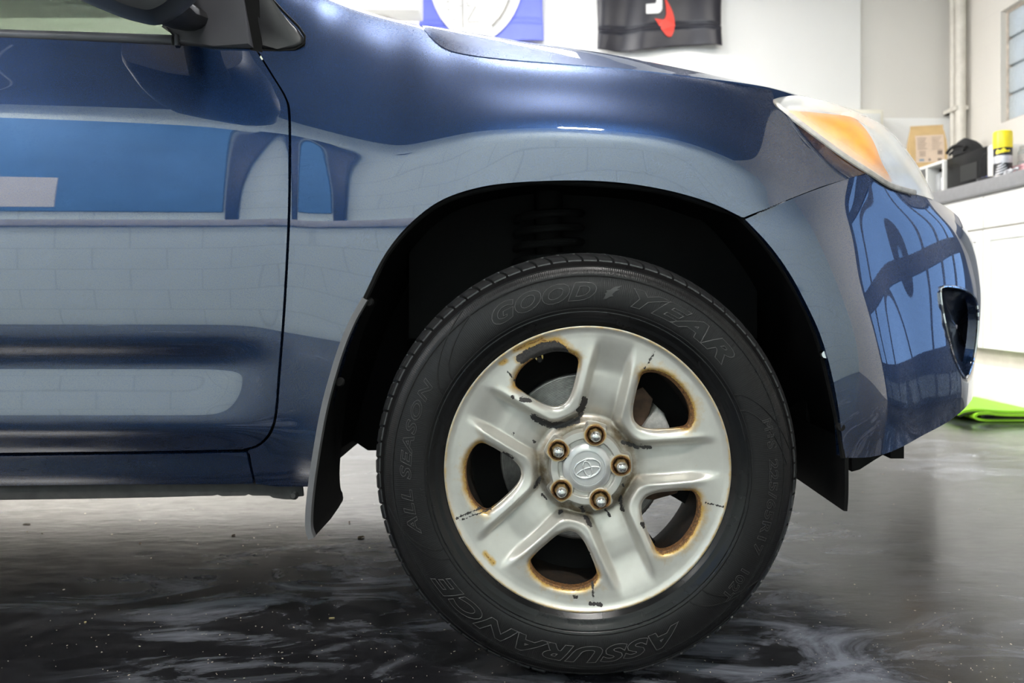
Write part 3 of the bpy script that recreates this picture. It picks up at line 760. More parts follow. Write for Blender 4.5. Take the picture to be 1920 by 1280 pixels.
# ---- underbody
bm = bmesh.new()
boxbm(bm, -3.5, -0.40, 1.31, 2*CYC-1.31, 0.30, 0.62); bm_obj('underbody', bm, UNDER, car, smooth=False)
bm = bmesh.new(); boxbm(bm, -0.40, 0.55, 1.62, 2*CYC-1.62, 0.33, 0.62); bm_obj('subframe', bm, UNDER, car, smooth=False)
bm = bmesh.new(); boxbm(bm, 0.52, 0.62, 1.40, 2*CYC-1.40, 0.335, 0.62); bm_obj('radiator_support', bm, UNDER, car, smooth=False)
# pinch weld under the rocker
bm = bmesh.new(); top = [(-430, 915), (0, 905), (300, 902), (480, 900), (566, 905)]
bot = [(-430, 948), (0, 937), (150, 935), (300, 932), (400, 929), (408, 927), (416, 930), (460, 929), (466, 926), (473, 929), (505, 929), (512, 933), (535, 936), (548, 936), (558, 931), (568, 930)]
slab('pinch_weld', bot+top[::-1], 1.30, 0.006, WELD, car, bev=0)
bm = bmesh.new(); lathe(bm, [(0, -0.004), (0.004, -0.004), (0.005, 0), (0.008, 0.002)], 10, axis='Y'); bm_obj('sill_bolt', bm, WELD, car, U(551, 929, 1.296))
slab('undertray_tab', [(1597, 856), (1660, 850), (1640, 862), (1612, 880), (1597, 884)], 1.33, 0.2, UNDER, car, bev=0)
bm = bmesh.new(); boxbm(bm, 0.66, 0.685, 1.36, 1.40, 0.335, 0.36); bm_obj('undertray_clip', bm, UNDER, car, smooth=False)

# ---- far side, roof and rear of the body (out of the picture, kept simple)
bm = bmesh.new()
fy = 2*CYC-1.225
prof = [(-3.45, 0.30), (-0.42, 0.30), (-0.40, 0.50), (-0.40, 0.90), (-0.43, 1.02), (-0.47, 1.08), (-3.45, 1.12)]
A_ = [bm.verts.new((x, fy-0.05, z)) for x, z in prof]; B_ = [bm.verts.new((x, fy, z)) for x, z in prof]
bm.faces.new(A_); bm.faces.new(B_[::-1])
for i in range(7): bm.faces.new((A_[i], B_[i], B_[(i+1) % 7], A_[(i+1) % 7]))
bm_obj('far_side_body', bm, PAINT, car, angle=20)
for nm in ('front_fender', 'front_bumper', 'headlamp_lens', 'fog_lamp_pod'):       # the same panels on the far side
    src = bpy.data.objects[nm]; c = src.copy(); COL.objects.link(c); c.scale = (1, -1, 1); c.location = (src.location.x, CYC, src.location.z)
    for ch in list(src.children):
        k_ = ch.copy(); COL.objects.link(k_); k_.parent = c
bm = bmesh.new(); boxbm(bm, -2.9, -1.25, 1.50, 2*CYC-1.50, 1.66, 1.72)
bmesh.ops.bevel(bm, geom=bm.edges[:], offset=0.025, segments=2, profile=0.5, affect='EDGES'); bm_obj('roof', bm, PAINT, car)
for s in (0, 1):
    my = (lambda y: y) if s == 0 else (lambda y: 2*CYC-y)
    bm = bmesh.new(); tube(bm, [(-0.46, my(1.36), 1.10), (-0.85, my(1.42), 1.42), (-1.28, my(1.52), 1.69)], 0.035, 10); bm_obj('windscreen_pillar', bm, PAINT, car)
    bm = bmesh.new(); tube(bm, [(-2.15, my(1.30), 1.08), (-2.20, my(1.52), 1.69)], 0.04, 8); bm_obj('door_pillar', bm, BLACKPL, car)
GLASSG = MT('green_tinted_glass').set(Base_Color=(0.33, 0.375, 0.335), Roughness=0.0, Transmission_Weight=1.0, IOR=1.45).m
def quadslab(name, pts, th, mat, parent):
    bm = bmesh.new(); p = [Vector(x) for x in pts]; nn = (p[1]-p[0]).cross(p[2]-p[0]).normalized()*th
    a = [bm.verts.new(x) for x in p]; b = [bm.verts.new(x+nn) for x in p]
    bm.faces.new(a); bm.faces.new(b[::-1])
    for i in range(4): bm.faces.new((a[i], b[i], b[(i+1) % 4], a[(i+1) % 4]))
    return bm_obj(name, bm, mat, parent, smooth=False)
quadslab('windscreen', [(-0.50, 1.40, 1.10), (-0.50, 2*CYC-1.40, 1.10), (-1.28, 2*CYC-1.53, 1.68), (-1.28, 1.53, 1.68)], 0.005, GLASSG, car)
quadslab('door_window', [(-2.14, 1.298, 1.03), (-0.56, 1.298, 1.03), (-1.25, 1.53, 1.67), (-2.18, 1.53, 1.67)], 0.004, GLASSG, car)
quadslab('far_window', [(-2.14, 2*CYC-1.298, 1.06), (-0.56, 2*CYC-1.298, 1.06), (-1.25, 2*CYC-1.53, 1.67), (-2.18, 2*CYC-1.53, 1.67)], 0.004, GLASSG, car)
bm = bmesh.new(); boxbm(bm, -3.4, -0.46, 1.36, 2*CYC-1.36, 0.6, 0.95); bm_obj('cabin_floor', bm, TRIMGREY, car, smooth=False)

# ---- belt moulding, mirror, trims
bm = bmesh.new(); pts = [(-430, 47), (0, 66.5), (150, 71), (326, 77)]; 
tube(bm, [U(p[0], p[1], 1.281) for p in pts], 0.0105, 12, flat=0.9)
bm_obj('belt_moulding', bm, TRIMGREY, car)
slab('moulding_cap', [(326, 60), (333, 64), (334, 84), (326, 85)], 1.266, 0.02, TRIMGREY, car, bev=0.002)
sail = slab('mirror_base', [(333, 82), (331, 66), (322, 60), (300, 48), (330, 14), (372, -14), (400, -60), (440, -60), (456, 0), (473, 88), (400, 86)],
     [1.268, 1.268, 1.272, 1.272, 1.268, 1.262, 1.275, 1.275, 1.271, 1.268, 1.266], 0.03, TRIMGREY, car, bev=0.006, seg=3)
tr = catmull([(486, 86), (484, 40), (472, -60), (482, -60), (490, -20), (528, 24), (556, 52), (567, 68), (566, 80), (552, 89), (520, 92), (490, 91)], 1, True)
slab('corner_trim', [tuple(p) for p in tr], [1.272, 1.276, 1.29, 1.29, 1.286, 1.283, 1.281, 1.279, 1.278, 1.276, 1.274, 1.273], 0.03, BLACKPL, car, bev=0.006, seg=3)
bm = bmesh.new(); tube(bm, [U(p[0], p[1], y) for p, y in zip([(492, -22), (531, 21), (560, 50), (572, 68), (570, 83), (553, 93), (520, 95.5), (488, 94)], [1.292, 1.289, 1.287, 1.284, 1.282, 1.280, 1.278, 1.276])], 0.0022, 6)
bm_obj('trim_seal', bm, RUBBER, car)
slab('dark_gap_filler', [(440, -70), (480, -70), (492, 99), (470, 99)], [1.283, 1.283, 1.2735, 1.2735], 0.02, RUBBER, car, bev=0)  # black slab added behind the trims to keep their gap dark
# mirror housing: a rounded shell on a short arm
mo = catmull([(92, -150), (96, -60), (120, -18), (153, 1), (219, 29), (262, 42), (300, 46), (345, 22), (382, -20), (388, -80), (360, -150), (230, -175)], 4, True)
bm = bmesh.new(); ctr = mo.mean(0); rings = []
for s, y in ((0.25, 1.045), (0.62, 1.058), (0.86, 1.085), (0.97, 1.12), (1.0, 1.16), (0.985, 1.19), (0.93, 1.20), (0.5, 1.19)):
    rings.append([bm.verts.new(U(*(ctr+(p-ctr)*s*1.16/y*1.0), y)) for p in mo])
for a, b in zip(rings[:-1], rings[1:]):
    for i in range(len(a)): bm.faces.new((a[i], a[(i+1) % len(a)], b[(i+1) % len(a)], b[i]))
bm.faces.new(rings[0][::-1]); bm.faces.new(rings[-1])
bm_obj('mirror_housing', bm, BLACKPL, car)
bm = bmesh.new(); tube(bm, [U(300, 5, 1.17), U(330, 26, 1.22), U(362, 36, 1.28)], [0.040, 0.034, 0.03], 14, flat=0.7, fd=(0, 0, 1)); bm_obj('mirror_arm', bm, BLACKPL, car)

# ================================================================== wheel
WX, WY, WZ = 0.0887, 1.20, 0.352
WL = (WX, WY, WZ)
HOLE = np.array([(200, 0), (197, 25), (186, 46), (171, 56), (155, 49), (138, 37), (122, 24), (112, 11), (109.5, 0), (112, -11), (122, -24), (138, -37), (155, -49), (171, -56), (186, -46), (197, -25)], float)/1000
HOLE = catmull(HOLE, 5, True)
HA0 = math.radians(41)
RB = np.array([0.0, .055, .070, .080, .090, .100, .115, .130, .150, .175, .200, .215, .224, .2285, .2315, .2335, .2345])
DB = np.array([-27, -27, -25.5, -23, -19, -15.5, -11.5, -9.0, -7.5, -7.0, -7.0, -6.5, -5.5, -3.5, -0.5, 0.0, -1.5])/1000
def rim_depth(x, z, want_s=False):
    r = np.hypot(x, z); th = np.arctan2(z, x)
    k = np.round((th-HA0)/(2*math.pi/5)); ph = HA0+k*2*math.pi/5
    a = x*np.cos(ph)+z*np.sin(ph); b = -x*np.sin(ph)+z*np.cos(ph)
    P = np.stack([a, b], -1).reshape(-1, 2); cp, dd = closest(P, HOLE); ins = inpoly(P, HOLE)
    s = np.where(ins, -dd, dd).reshape(r.shape); cp = cp.reshape(r.shape+(2,))
    d = np.interp(r, RB, DB)
    # flat spokes run between the windows; each window sits in a raised V-shaped ridge
    lp = math.radians(36); w = 0.0265-0.012*np.clip(r-0.12, -0.06, 0.1)
    dl = np.abs(-a*np.sin(lp)+b*np.cos(lp))-w; dr = np.abs(a*np.sin(lp)+b*np.cos(lp))-w
    q = np.minimum(np.minimum(dl, dr), 9); k3 = 0.016; h3 = np.clip(0.5+0.5*((r-0.081)-q)/k3, 0, 1)
    q = (r-0.081)*(1-h3)+q*h3-k3*h3*(1-h3)
    ridge = smooth(q, -0.0035, 0.0105)
    d = d-0.0185*(1-ridge)*smooth(r, 0.225, 0.158)*smooth(r, 0.066, 0.088)
    d += 0.0030*np.exp(-((q-0.010)/0.006)**2)*smooth(r, 0.21, 0.17)
    d -= 0.0085*np.clip(1-s/0.009, 0, 1)**2                                      # rolled edge
    cx = cp[..., 0]*np.cos(ph)-cp[..., 1]*np.sin(ph); cz = cp[..., 0]*np.sin(ph)+cp[..., 1]*np.cos(ph)
    return (d, s, cx, cz, k) if want_s else d
NR, NT = 122, 760
rr = np.linspace(0.052, 0.2345, NR); tt = np.linspace(0, 2*math.pi, NT, endpoint=False)
R, T = np.meshgrid(rr, tt); X = R*np.cos(T); Z = R*np.sin(T)                    # (NT, NR)
d, s, cx, cz, kk = rim_depth(X, Z, True)
# blur radial creases a little, periodic in angle
def pblur(A, sig):
    r_ = int(3*sig)+1; k = np.exp(-0.5*(np.arange(-r_, r_+1)/sig)**2); k /= k.sum(); o = np.zeros_like(A)
    for j, kv in zip(range(-r_, r_+1), k): o += kv*np.roll(A, j, 0)
    return o
d = blur(pblur(d, 1.2), 0.9, 1)
P3 = np.stack([X, -d, Z], -1)
ti = (np.roll(P3, -1, 0)-np.roll(P3, 1, 0)); tj = np.gradient(P3, axis=1)
N3 = np.cross(ti, tj); N3 /= np.linalg.norm(N3, axis=-1, keepdims=True); N3 *= np.where(N3[..., 1:2] > 0, -1, 1)
ins = s < 0
idx = np.arange(NT*NR).reshape(NT, NR); I2 = (np.arange(NT)+1) % NT
q = np.stack([idx[:, :-1], idx[I2][:, :-1], idx[I2][:, 1:], idx[:, 1:]], -1).reshape(-1, 4)
insf = ins.ravel(); q = q[(~insf[q]).sum(1) > 0]
used = np.unique(q); V = P3.reshape(-1, 3).copy(); o_ = used[insf[used]]
V[o_, 0] = cx.ravel()[o_]; V[o_, 2] = cz.ravel()[o_]
remap = np.full(NT*NR, -1); remap[used] = np.arange(len(used)); q = remap[q]; V = V[used]; N = N3.reshape(-1, 3)[used]; S = np.maximum(s.ravel()[used], 0)
e = np.concatenate([q[:, [0, 1]], q[:, [1, 2]], q[:, [2, 3]], q[:, [3, 0]]]); es = np.sort(e, 1)
_, inv, cn = np.unique(es, axis=0, return_inverse=True, return_counts=True); be = e[cn[inv.ravel()] == 1]
rv = np.hypot(V[:, 0], V[:, 2]); be = be[(rv[be[:, 0]] > 0.1) & (rv[be[:, 0]] < 0.21) & (rv[be[:, 1]] > 0.1) & (rv[be[:, 1]] < 0.21)]
# wear fields, in photo-crop coordinates of the wheel face
def to_crop(V):
    Yw = WY+V[:, 1]; return np.stack([(CX+(V[:, 0]+WX)*F/Yw-820)*2.286, (CY-(V[:, 2]+WZ-H)*F/Yw-600)*2.286], 1)
K = to_crop(V)
def seg_field(K, polys, sc=0):
    f = np.full(len(K), -9.0)
    for pts, rad in polys:
        for a, b in zip(pts[:-1], pts[1:]):
            a = np.array(a, float); b = np.array(b, float); ab = b-a; L = max(ab@ab, 1e-9)
            t = np.clip(((K-a)@ab)/L, 0, 1); dd = np.hypot(*(K-(a+t[:, None]*ab)).T); f = np.maximum(f, (rad-dd)/sc if sc else (rad-dd)/rad)
    return f
CH = [([(360, 165), (400, 140), (450, 118), (500, 108), (530, 128)], 22), ([(415, 150), (500, 130), (545, 140)], 17), ([(412, 415), (450, 438), (490, 450), (545, 447), (600, 428)], 13),
      ([(630, 340), (622, 372), (608, 385)], 14), ([(600, 425), (622, 400)], 8), ([(360, 340), (395, 345)], 9), ([(322, 327), (324, 330)], 7),
      ([(795, 522), (835, 535), (858, 545)], 7), ([(872, 542), (912, 546)], 9), ([(440, 675), (418, 715)], 7), ([(285, 568), (318, 588)], 7),
      ([(632, 840), (655, 880)], 8), ([(617, 803), (625, 818)], 8), ([(785, 760), (792, 815)], 8), ([(530, 820), (525, 824)], 10), ([(640, 990), (660, 1040)], 9),
      ([(588, 1184), (596, 1190)], 7), ([(660, 1215), (700, 1220)], 9), ([(450, 745), (465, 765)], 5), ([(325, 482), (326, 484)], 6), ([(415, 518), (416, 520)], 5), ([(880, 870), (884, 885)], 7), ([(795, 705), (797, 712)], 5), ([(720, 812), (740, 838)], 4),
      ([(80, 850), (195, 800)], 4), ([(932, 137), (890, 208)], 3), ([(302, 220), (332, 258)], 3.5), ([(662, 1100), (670, 1205)], 3), ([(1150, 782), (1225, 800)], 3), ([(100, 857), (230, 810)], 2.6)]
chip = np.clip(0.5+seg_field(K, CH, 22.0), 0, 1.2)
ang = np.degrees(np.arctan2(V[:, 2], V[:, 0])) % 360
oute = smooth(rv, 0.150, 0.192)
heavy = {0: 1.15, 1: 0.75, 2: 0.72, 3: 0.85, 4: 0.95}
kv = kk.ravel()[used].astype(int) % 5
hv = np.vectorize(lambda k: heavy.get(int(k), 0.8))(kv)
rust = np.exp(-S/0.0055)*(0.25+0.75*oute)*hv+0.30*np.exp(-S/0.018)*oute*hv
lip = np.exp(-np.abs(rv-0.2325)/0.0018)*0.62
rust = np.maximum(rust, lip)
rust = np.maximum(rust, 0.75*np.clip(seg_field(K, [([(350, 165), (450, 90), (520, 90), (590, 150)], 42), ([(270, 185), (290, 175)], 22), ([(205, 1000), (240, 1040)], 22), ([(665, 1075), (672, 1090)], 16), ([(450, 78), (330, 130)], 30)]), 0, 1))
dirt = 1.05*smooth(rv, 0.104, 0.074)+0.34*np.exp(-((S-0.033)/0.006)**2)*smooth(rv, 0.16, 0.10)
n0 = len(V); bi = np.unique(be); m1 = {b: n0+i for i, b in enumerate(bi)}; nb = len(bi)
cen = V[bi]; dirv = cen*np.array([1, 0, 1]); 
back = cen+np.array([0, 0.013, 0])
gx = np.zeros((nb, 3))
for a, b in be:
    t = V[b]-V[a]; nn = np.cross(t, np.array([0, -1.0, 0])); gx[m1[a]-n0] += nn; gx[m1[b]-n0] += nn
gx /= np.linalg.norm(gx, axis=1, keepdims=True)+1e-12
Vall = np.concatenate([V, cen, back]); Nall = np.concatenate([N, gx, gx])
hf = np.array([[m1[a], m1[b], m1[b]+nb, m1[a]+nb] for a, b in be])
att = {'rust': np.concatenate([rust, rust[bi]*1.15, rust[bi]*1.3]), 'chip': np.concatenate([chip, chip[bi], chip[bi]]), 'dirt': np.concatenate([dirt, dirt[bi], dirt[bi]])}
rim = obj('wheel_rim', Vall, np.concatenate([q, hf]), RIM, car, WL, normals=Nall, attrs=att)
rim['label'] = 'silver painted steel wheel with five windows, chipped and rusting'
# rim barrel behind the face
M = MT('rusty_wheel_barrel'); v = M.coord(); nz_ = M.noise(v, 45, 5, 0.65)
M.l(M.ramp(nz_, [(0.40, (0.006, 0.005, 0.0045)), (0.75, (0.035, 0.02, 0.01))]), M.b.inputs['Base Color']); M.set(Roughness=0.7, Metallic=0.2); BARREL = M.m
bm = bmesh.new(); lathe(bm, [(0.2335, 0.001), (0.222, 0.010), (0.213, 0.016), (0.206, 0.03), (0.198, 0.05), (0.196, 0.09), (0.204, 0.14), (0.215, 0.17), (0.228, 0.185)], 96, axis='Y')
bm_obj('rim_barrel', bm, BARREL, rim, WL)

# hub cover: five lobes round the nuts
L0 = math.radians(4.5); PCD = 0.0560
def hub_depth(x, z):
    r = np.hypot(x, z); th = np.arctan2(z, x)
    k = np.round((th-L0)/(2*math.pi/5)); ph = L0+k*2*math.pi/5
    lx = x-PCD*np.cos(ph); lz = z-PCD*np.sin(ph); lr = np.hypot(lx, lz)
    d = np.full_like(r, -0.0105)
    d -= 0.0085*(1-smooth(lr, 0.0185, 0.0215))*0                               # boss top stays level
    recess = (1-smooth(r, 0.0465, 0.0492))*smooth(lr, 0.0185, 0.0212)
    d -= 0.0075*recess
    d -= 0.012*(1-smooth(lr, 0.0122, 0.0140))                                    # nut well
    edge = 0.0625+0.0115*smooth(np.cos(5*(th-L0)), -0.15, 0.55)
    d -= 0.017*smooth(r-edge, -0.0030, 0.0015)
    return d, lr, edge
nr_, nt_ = 90, 480
u = np.linspace(0, 1, nr_); tt = np.linspace(0, 2*math.pi, nt_, endpoint=False)
Uu, T = np.meshgrid(u, tt); E = 0.0625+0.0115*smooth(np.cos(5*(T-L0)), -0.15, 0.55)+0.002
R = 0.026+(E-0.026)*Uu; X = R*np.cos(T); Z = R*np.sin(T); d, lr, _ = hub_depth(X, Z)
P3 = np.stack([X, -d, Z], -1); idx = np.arange(nt_*nr_).reshape(nt_, nr_); I2 = (np.arange(nt_)+1) % nt_
q = np.stack([idx[:, :-1], idx[I2][:, :-1], idx[I2][:, 1:], idx[:, 1:]], -1).reshape(-1, 4)
V = P3.reshape(-1, 3); K = to_crop(V)
lrf = lr.ravel()
rustf = 1.15*np.exp(-np.maximum(lrf-0.0152, 0)/0.0022)
HCH = [([(545, 605), (552, 600)], 7), ([(565, 585), (572, 590)], 6), ([(728, 648), (735, 652)], 9), ([(660, 555), (664, 555)], 4), ([(628, 712), (632, 712)], 4)]
hub = obj('hub_cover', V, q, RIM, rim, WL, attrs={'rust': rustf, 'chip': np.clip(0.5+seg_field(K, HCH, 22.0), 0, 1.2), 'dirt': 0.22*smooth(R.ravel(), 0.055, 0.072)+0.9*np.exp(-np.maximum(lrf-0.0150, 0)/0.003)})
# centre cap with emblem
SILVER = simple('satin_silver', (0.60, 0.60, 0.59), 0.34, 0.55, var=0.05)
EMB = simple('bright_silver', (0.74, 0.74, 0.73), 0.25, 0.7, var=0.03)
bm = bmesh.new(); lathe(bm, [(0.0005, -0.0202), (0.0270, -0.0198), (0.0272, -0.0188), (0.0285, -0.0188), (0.0288, -0.0203), (0.0310, -0.0203), (0.0330, -0.0190), (0.0365, -0.0180), (0.0395, -0.0160), (0.0415, -0.012), (0.042, -0.002)], 96, axis='Y')
# drop the cap body behind the hub face so it sits in the recess
for v_ in bm.verts: v_.co.y += 0.0290
bm_obj('centre_cap', bm, SILVER, rim, WL)
capy = 0.0290-0.0202
def ellipse(a, b, cx_=0, cy_=0, n=72): return [(cx_+a*math.cos(t), cy_+b*math.sin(t)) for t in np.linspace(0, 2*math.pi, n, endpoint=False)]
bm = bmesh.new(); ea = math.radians(180+17); ca, sa = math.cos(ea), math.sin(ea)
for pts, r_ in ((ellipse(0.0222, 0.0150), 0.0019), (ellipse(0.0062, 0.0128, 0, 0.0006), 0.0016), (ellipse(0.0200, 0.0072, 0, 0.0064), 0.0016)):
    tube(bm, [(x*ca-y*sa, capy-0.0004, x*sa+y*ca) for x, y in pts], r_, 8, closed=True, flat=1.0)
bm_obj('emblem', bm, EMB, rim, WL)
# nuts
NUTRUST = simple('rusty_nut_steel', (0.20, 0.13, 0.05), 0.6, 0.4, var=0.6, scale=220, bump=0.4, bscale=300)
DOME = simple('polished_nut_dome', (0.62, 0.62, 0.60), 0.22, 0.9, var=0.1, scale=200)
bmh = bmesh.new(); lathe(bmh, [(0.0001, -0.010), (0.0098, -0.010), (0.0108, -0.008), (0.0112, 0.014), (0.0128, 0.015), (0.0132, 0.018)], 6, axis='Y')
bmd = bmesh.new(); lathe(bmd, [(0.0001, -0.0205), (0.0030, -0.0202), (0.0058, -0.0188), (0.0078, -0.0162), (0.0088, -0.0128), (0.0090, -0.0095), (0.0088, -0.006)], 28, axis='Y')
n0h = n0d = None
for k in range(5):
    a = L0+k*2*math.pi/5; loc = (WX+PCD*math.cos(a), WY+0.0095, WZ+PCD*math.sin(a))
    if k == 0:
        n0h = bm_obj('lug_nut', bmh, NUTRUST, rim, loc); n0d = bm_obj('nut_dome', bmd, DOME, rim, loc); n0d['label'] = 'polished round nut end'
    else:
        for s_ in (n0h, n0d):
            o = s_.copy(); COL.objects.link(o); o.location = (loc[0]-WX, loc[1]-WY, loc[2]-WZ); o.rotation_euler.y = k*0.7
# valve stem
bm = bmesh.new(); lathe(bm, [(0.0001, -0.020), (0.0030, -0.020), (0.0033, -0.012), (0.0042, -0.011), (0.0046, 0.004), (0.006, 0.008)], 14, axis='Y')
bm_obj('valve_stem', bm, RUBBER, rim, U(1012, 674, 1.214))
bm = bmesh.new(); lathe(bm, [(0.0042, -0.002), (0.0066, -0.002), (0.0070, 0.003)], 14, axis='Y')
bm_obj('valve_collar', bm, simple('brass_collar', (0.42, 0.30, 0.10), 0.35, 0.9), rim, U(1011, 669, 1.218))

# brake disc and caliper
bm = bmesh.new(); pr = [(0.07, 0.075), (0.07, 0.100)]
for k in range(24):
    r_ = 0.078+k*0.0027; pr += [(r_, 0.1), (r_+0.0012, 0.1006), (r_+0.0024, 0.1)]
pr += [(0.1445, 0.1003), (0.147, 0.102), (0.147, 0.112), (0.1475, 0.113), (0.1475, 0.122), (0.08, 0.124)]
lathe(bm, pr, 96, axis='Y'); disc = bm_obj('brake_disc', bm, STEEL, car, WL)
bm = bmesh.new(); lathe(bm, [(0.0, 0.03), (0.068, 0.03), (0.072, 0.036), (0.074, 0.1)], 48, axis='Y'); bm_obj('hub_hat', bm, CASTIRON, disc, WL)
bm = bmesh.new(); rgs = lathe(bm, [(0.05, 0.128), (0.150, 0.127), (0.180, 0.112), (0.1985, 0.100), (0.1985, 0.125)], 72, axis='Y')
bmesh.ops.delete(bm, geom=[f for f in bm.faces if math.hypot(f.calc_center_median().x, f.calc_center_median().z) > 0.155 and -48 < math.degrees(math.atan2(f.calc_center_median().z, f.calc_center_median().x)) < -24], context='FACES'); bm_obj('dust_shield', bm, UNDER, disc, WL)
cp = [(1196, 745), (1212, 742), (1222, 756), (1236, 770), (1250, 790), (1256, 815), (1240, 845), (1195, 850), (1180, 830), (1185, 770)]
cal = slab('brake_caliper', [(1206, 800), (1216, 785), (1232, 762), (1246, 775), (1256, 800), (1258, 840), (1245, 900), (1215, 910), (1196, 870), (1195, 830)], 1.262, 0.05, CALIPER, car, bev=0.006, seg=3)
slab('caliper_bracket', [(1185, 735), (1205, 725), (1225, 748), (1216, 785), (1206, 800), (1186, 795)], 1.275, 0.04, CASTIRON, cal, bev=0.004)
slab('pad_edge', [(1205, 915), (1275, 912), (1270, 925), (1225, 938), (1205, 935)], 1.285, 0.03, CASTIRON, cal, bev=0.003)

# ---- tyre
TP = [(.2265, .010), (.2330, .0035), (.2375, .0005), (.2410, -.0040), (.2440, -.0060), (.2475, -.0065), (.2500, -.0085), (.2560, -.0125), (.2575, -.0135), (.2590, -.0128), (.2600, -.0138), (.270, -.0168), (.280, -.0180), (.292, -.0178), (.304, -.0155), (.3135, -.0118),
      (.3145, -.0120), (.3160, -.0098), (.3170, -.0102), (.3240, -.0060), (.3300, -.0012), (.3315, -.0010), (.3325, .0012), (.3370, .0068), (.3400, .0115), (.3430, .0170), (.3455, .0240), (.3475, .0320), (.3490, .0420), (.3498, .0560), (.3500, .0700), (.3500, .090),
      (.3500, .110), (.3500, .140), (.3490, .160), (.347, .172), (.341, .186), (.330, .200), (.312, .211), (.290, .216), (.268, .211), (.248, .200), (.232, .188), (.226, .180)]
TPa = np.array(TP)
def side_y(r): return np.interp(r, TPa[:32, 0], TPa[:32, 1])
bm = bmesh.new(); rg = lathe(bm, TP, 240, axis='Y')
for v_ in bm.verts:
    if v_.co.z < -WZ+0.001: v_.co.z = -WZ+0.001
tyre = bm_obj('tyre', bm, TYRE, car, WL, angle=60)
tyre['label'] = 'black all-season tyre with raised sidewall lettering'
# shoulder tread blocks (each a piece)
NB = 84; half = math.pi/NB*0.82
def tread_block(sec, skew):
    bm = bmesh.new(); cols = []
    for f, ins_ in ((-1, 0.0014), (-0.86, 0), (0.86, 0), (1, 0.0014)):
        col = []
        for (r, y) in sec:
            rr_ = r-ins_ if r > 0.349 else r
            a = half*f*(0.352/max(rr_, .3))+skew*(y-0.03)
            col.append(bm.verts.new((rr_*math.cos(a), y, rr_*math.sin(a))))
        cols.append(col)
    for A_, B_ in zip(cols[:-1], cols[1:]):
        for k in range(len(sec)-1): bm.faces.new((A_[k], A_[k+1], B_[k+1], B_[k]))
    bm.faces.new(cols[0]); bm.faces.new(cols[-1][::-1])
    return bm
secA = [(.3395, .0125), (.3430, .0130), (.3470, .0185), (.3505, .0265), (.3535, .0370), (.3555, .0480), (.3565, .0560), (.3480, .0570)]
secB = [(.3480, .0640), (.3570, .0650), (.3580, .0780), (.3582, .0900), (.3480, .0910)]
for sec, skew, ph in ((secA, 0.9, 0.0), (secB, -1.6, 0.5)):
    first = None
    for k in range(NB):
        a = 2*math.pi*(k+ph)/NB
        if first is None: first = bm_obj('tread_block', tread_block(sec, skew), TREAD, tyre, WL, angle=30); o = first
        else: o = first.copy(); COL.objects.link(o); o.location = first.location
        o.rotation_euler = (0, -a, 0)
        low_z = WZ+0.3582*math.sin(a)
        if low_z < 0.002: o.location = (0, 0, 0.0018-low_z)
# raised rings and sweeping panel lines
def ring(r_, w_, h_):
    bm = bmesh.new(); y = side_y(r_)
    lathe(bm, [(r_-w_, side_y(r_-w_)+0.0003), (r_-w_*0.5, y-h_), (r_+w_*0.5, y-h_), (r_+w_, side_y(r_+w_)+0.0003)], 240, axis='Y')
    bm_obj('sidewall_ring', bm, TYRE, tyre, WL)
for r_ in (0.2635, 0.3165, 0.3315): ring(r_, 0.0010, 0.0007)
def pol(r_, deg, lift=0.0005):
    a = math.radians(deg); return (r_*math.cos(a), float(side_y(r_))-lift, r_*math.sin(a))
for (r0, a0, r1, a1) in ((0.262, 152, 0.330, 128), (0.262, 146, 0.316, 127), (0.262, 28, 0.330, 6), (0.262, 22, 0.322, 2), (0.262, 212, 0.330, 190), (0.262, 208, 0.318, 196), (0.262, -46, 0.330, -33), (0.262, -52, 0.322, -36)):
    pts = [pol(r0+(r1-r0)*t, a0+(a1-a0)*(t**1.7 if r0 < r1 else t)) for t in np.linspace(0, 1, 30)]
    bm = bmesh.new(); tube(bm, pts, 0.0009, 6); bm_obj('sidewall_line', bm, TYRE, tyre, WL)

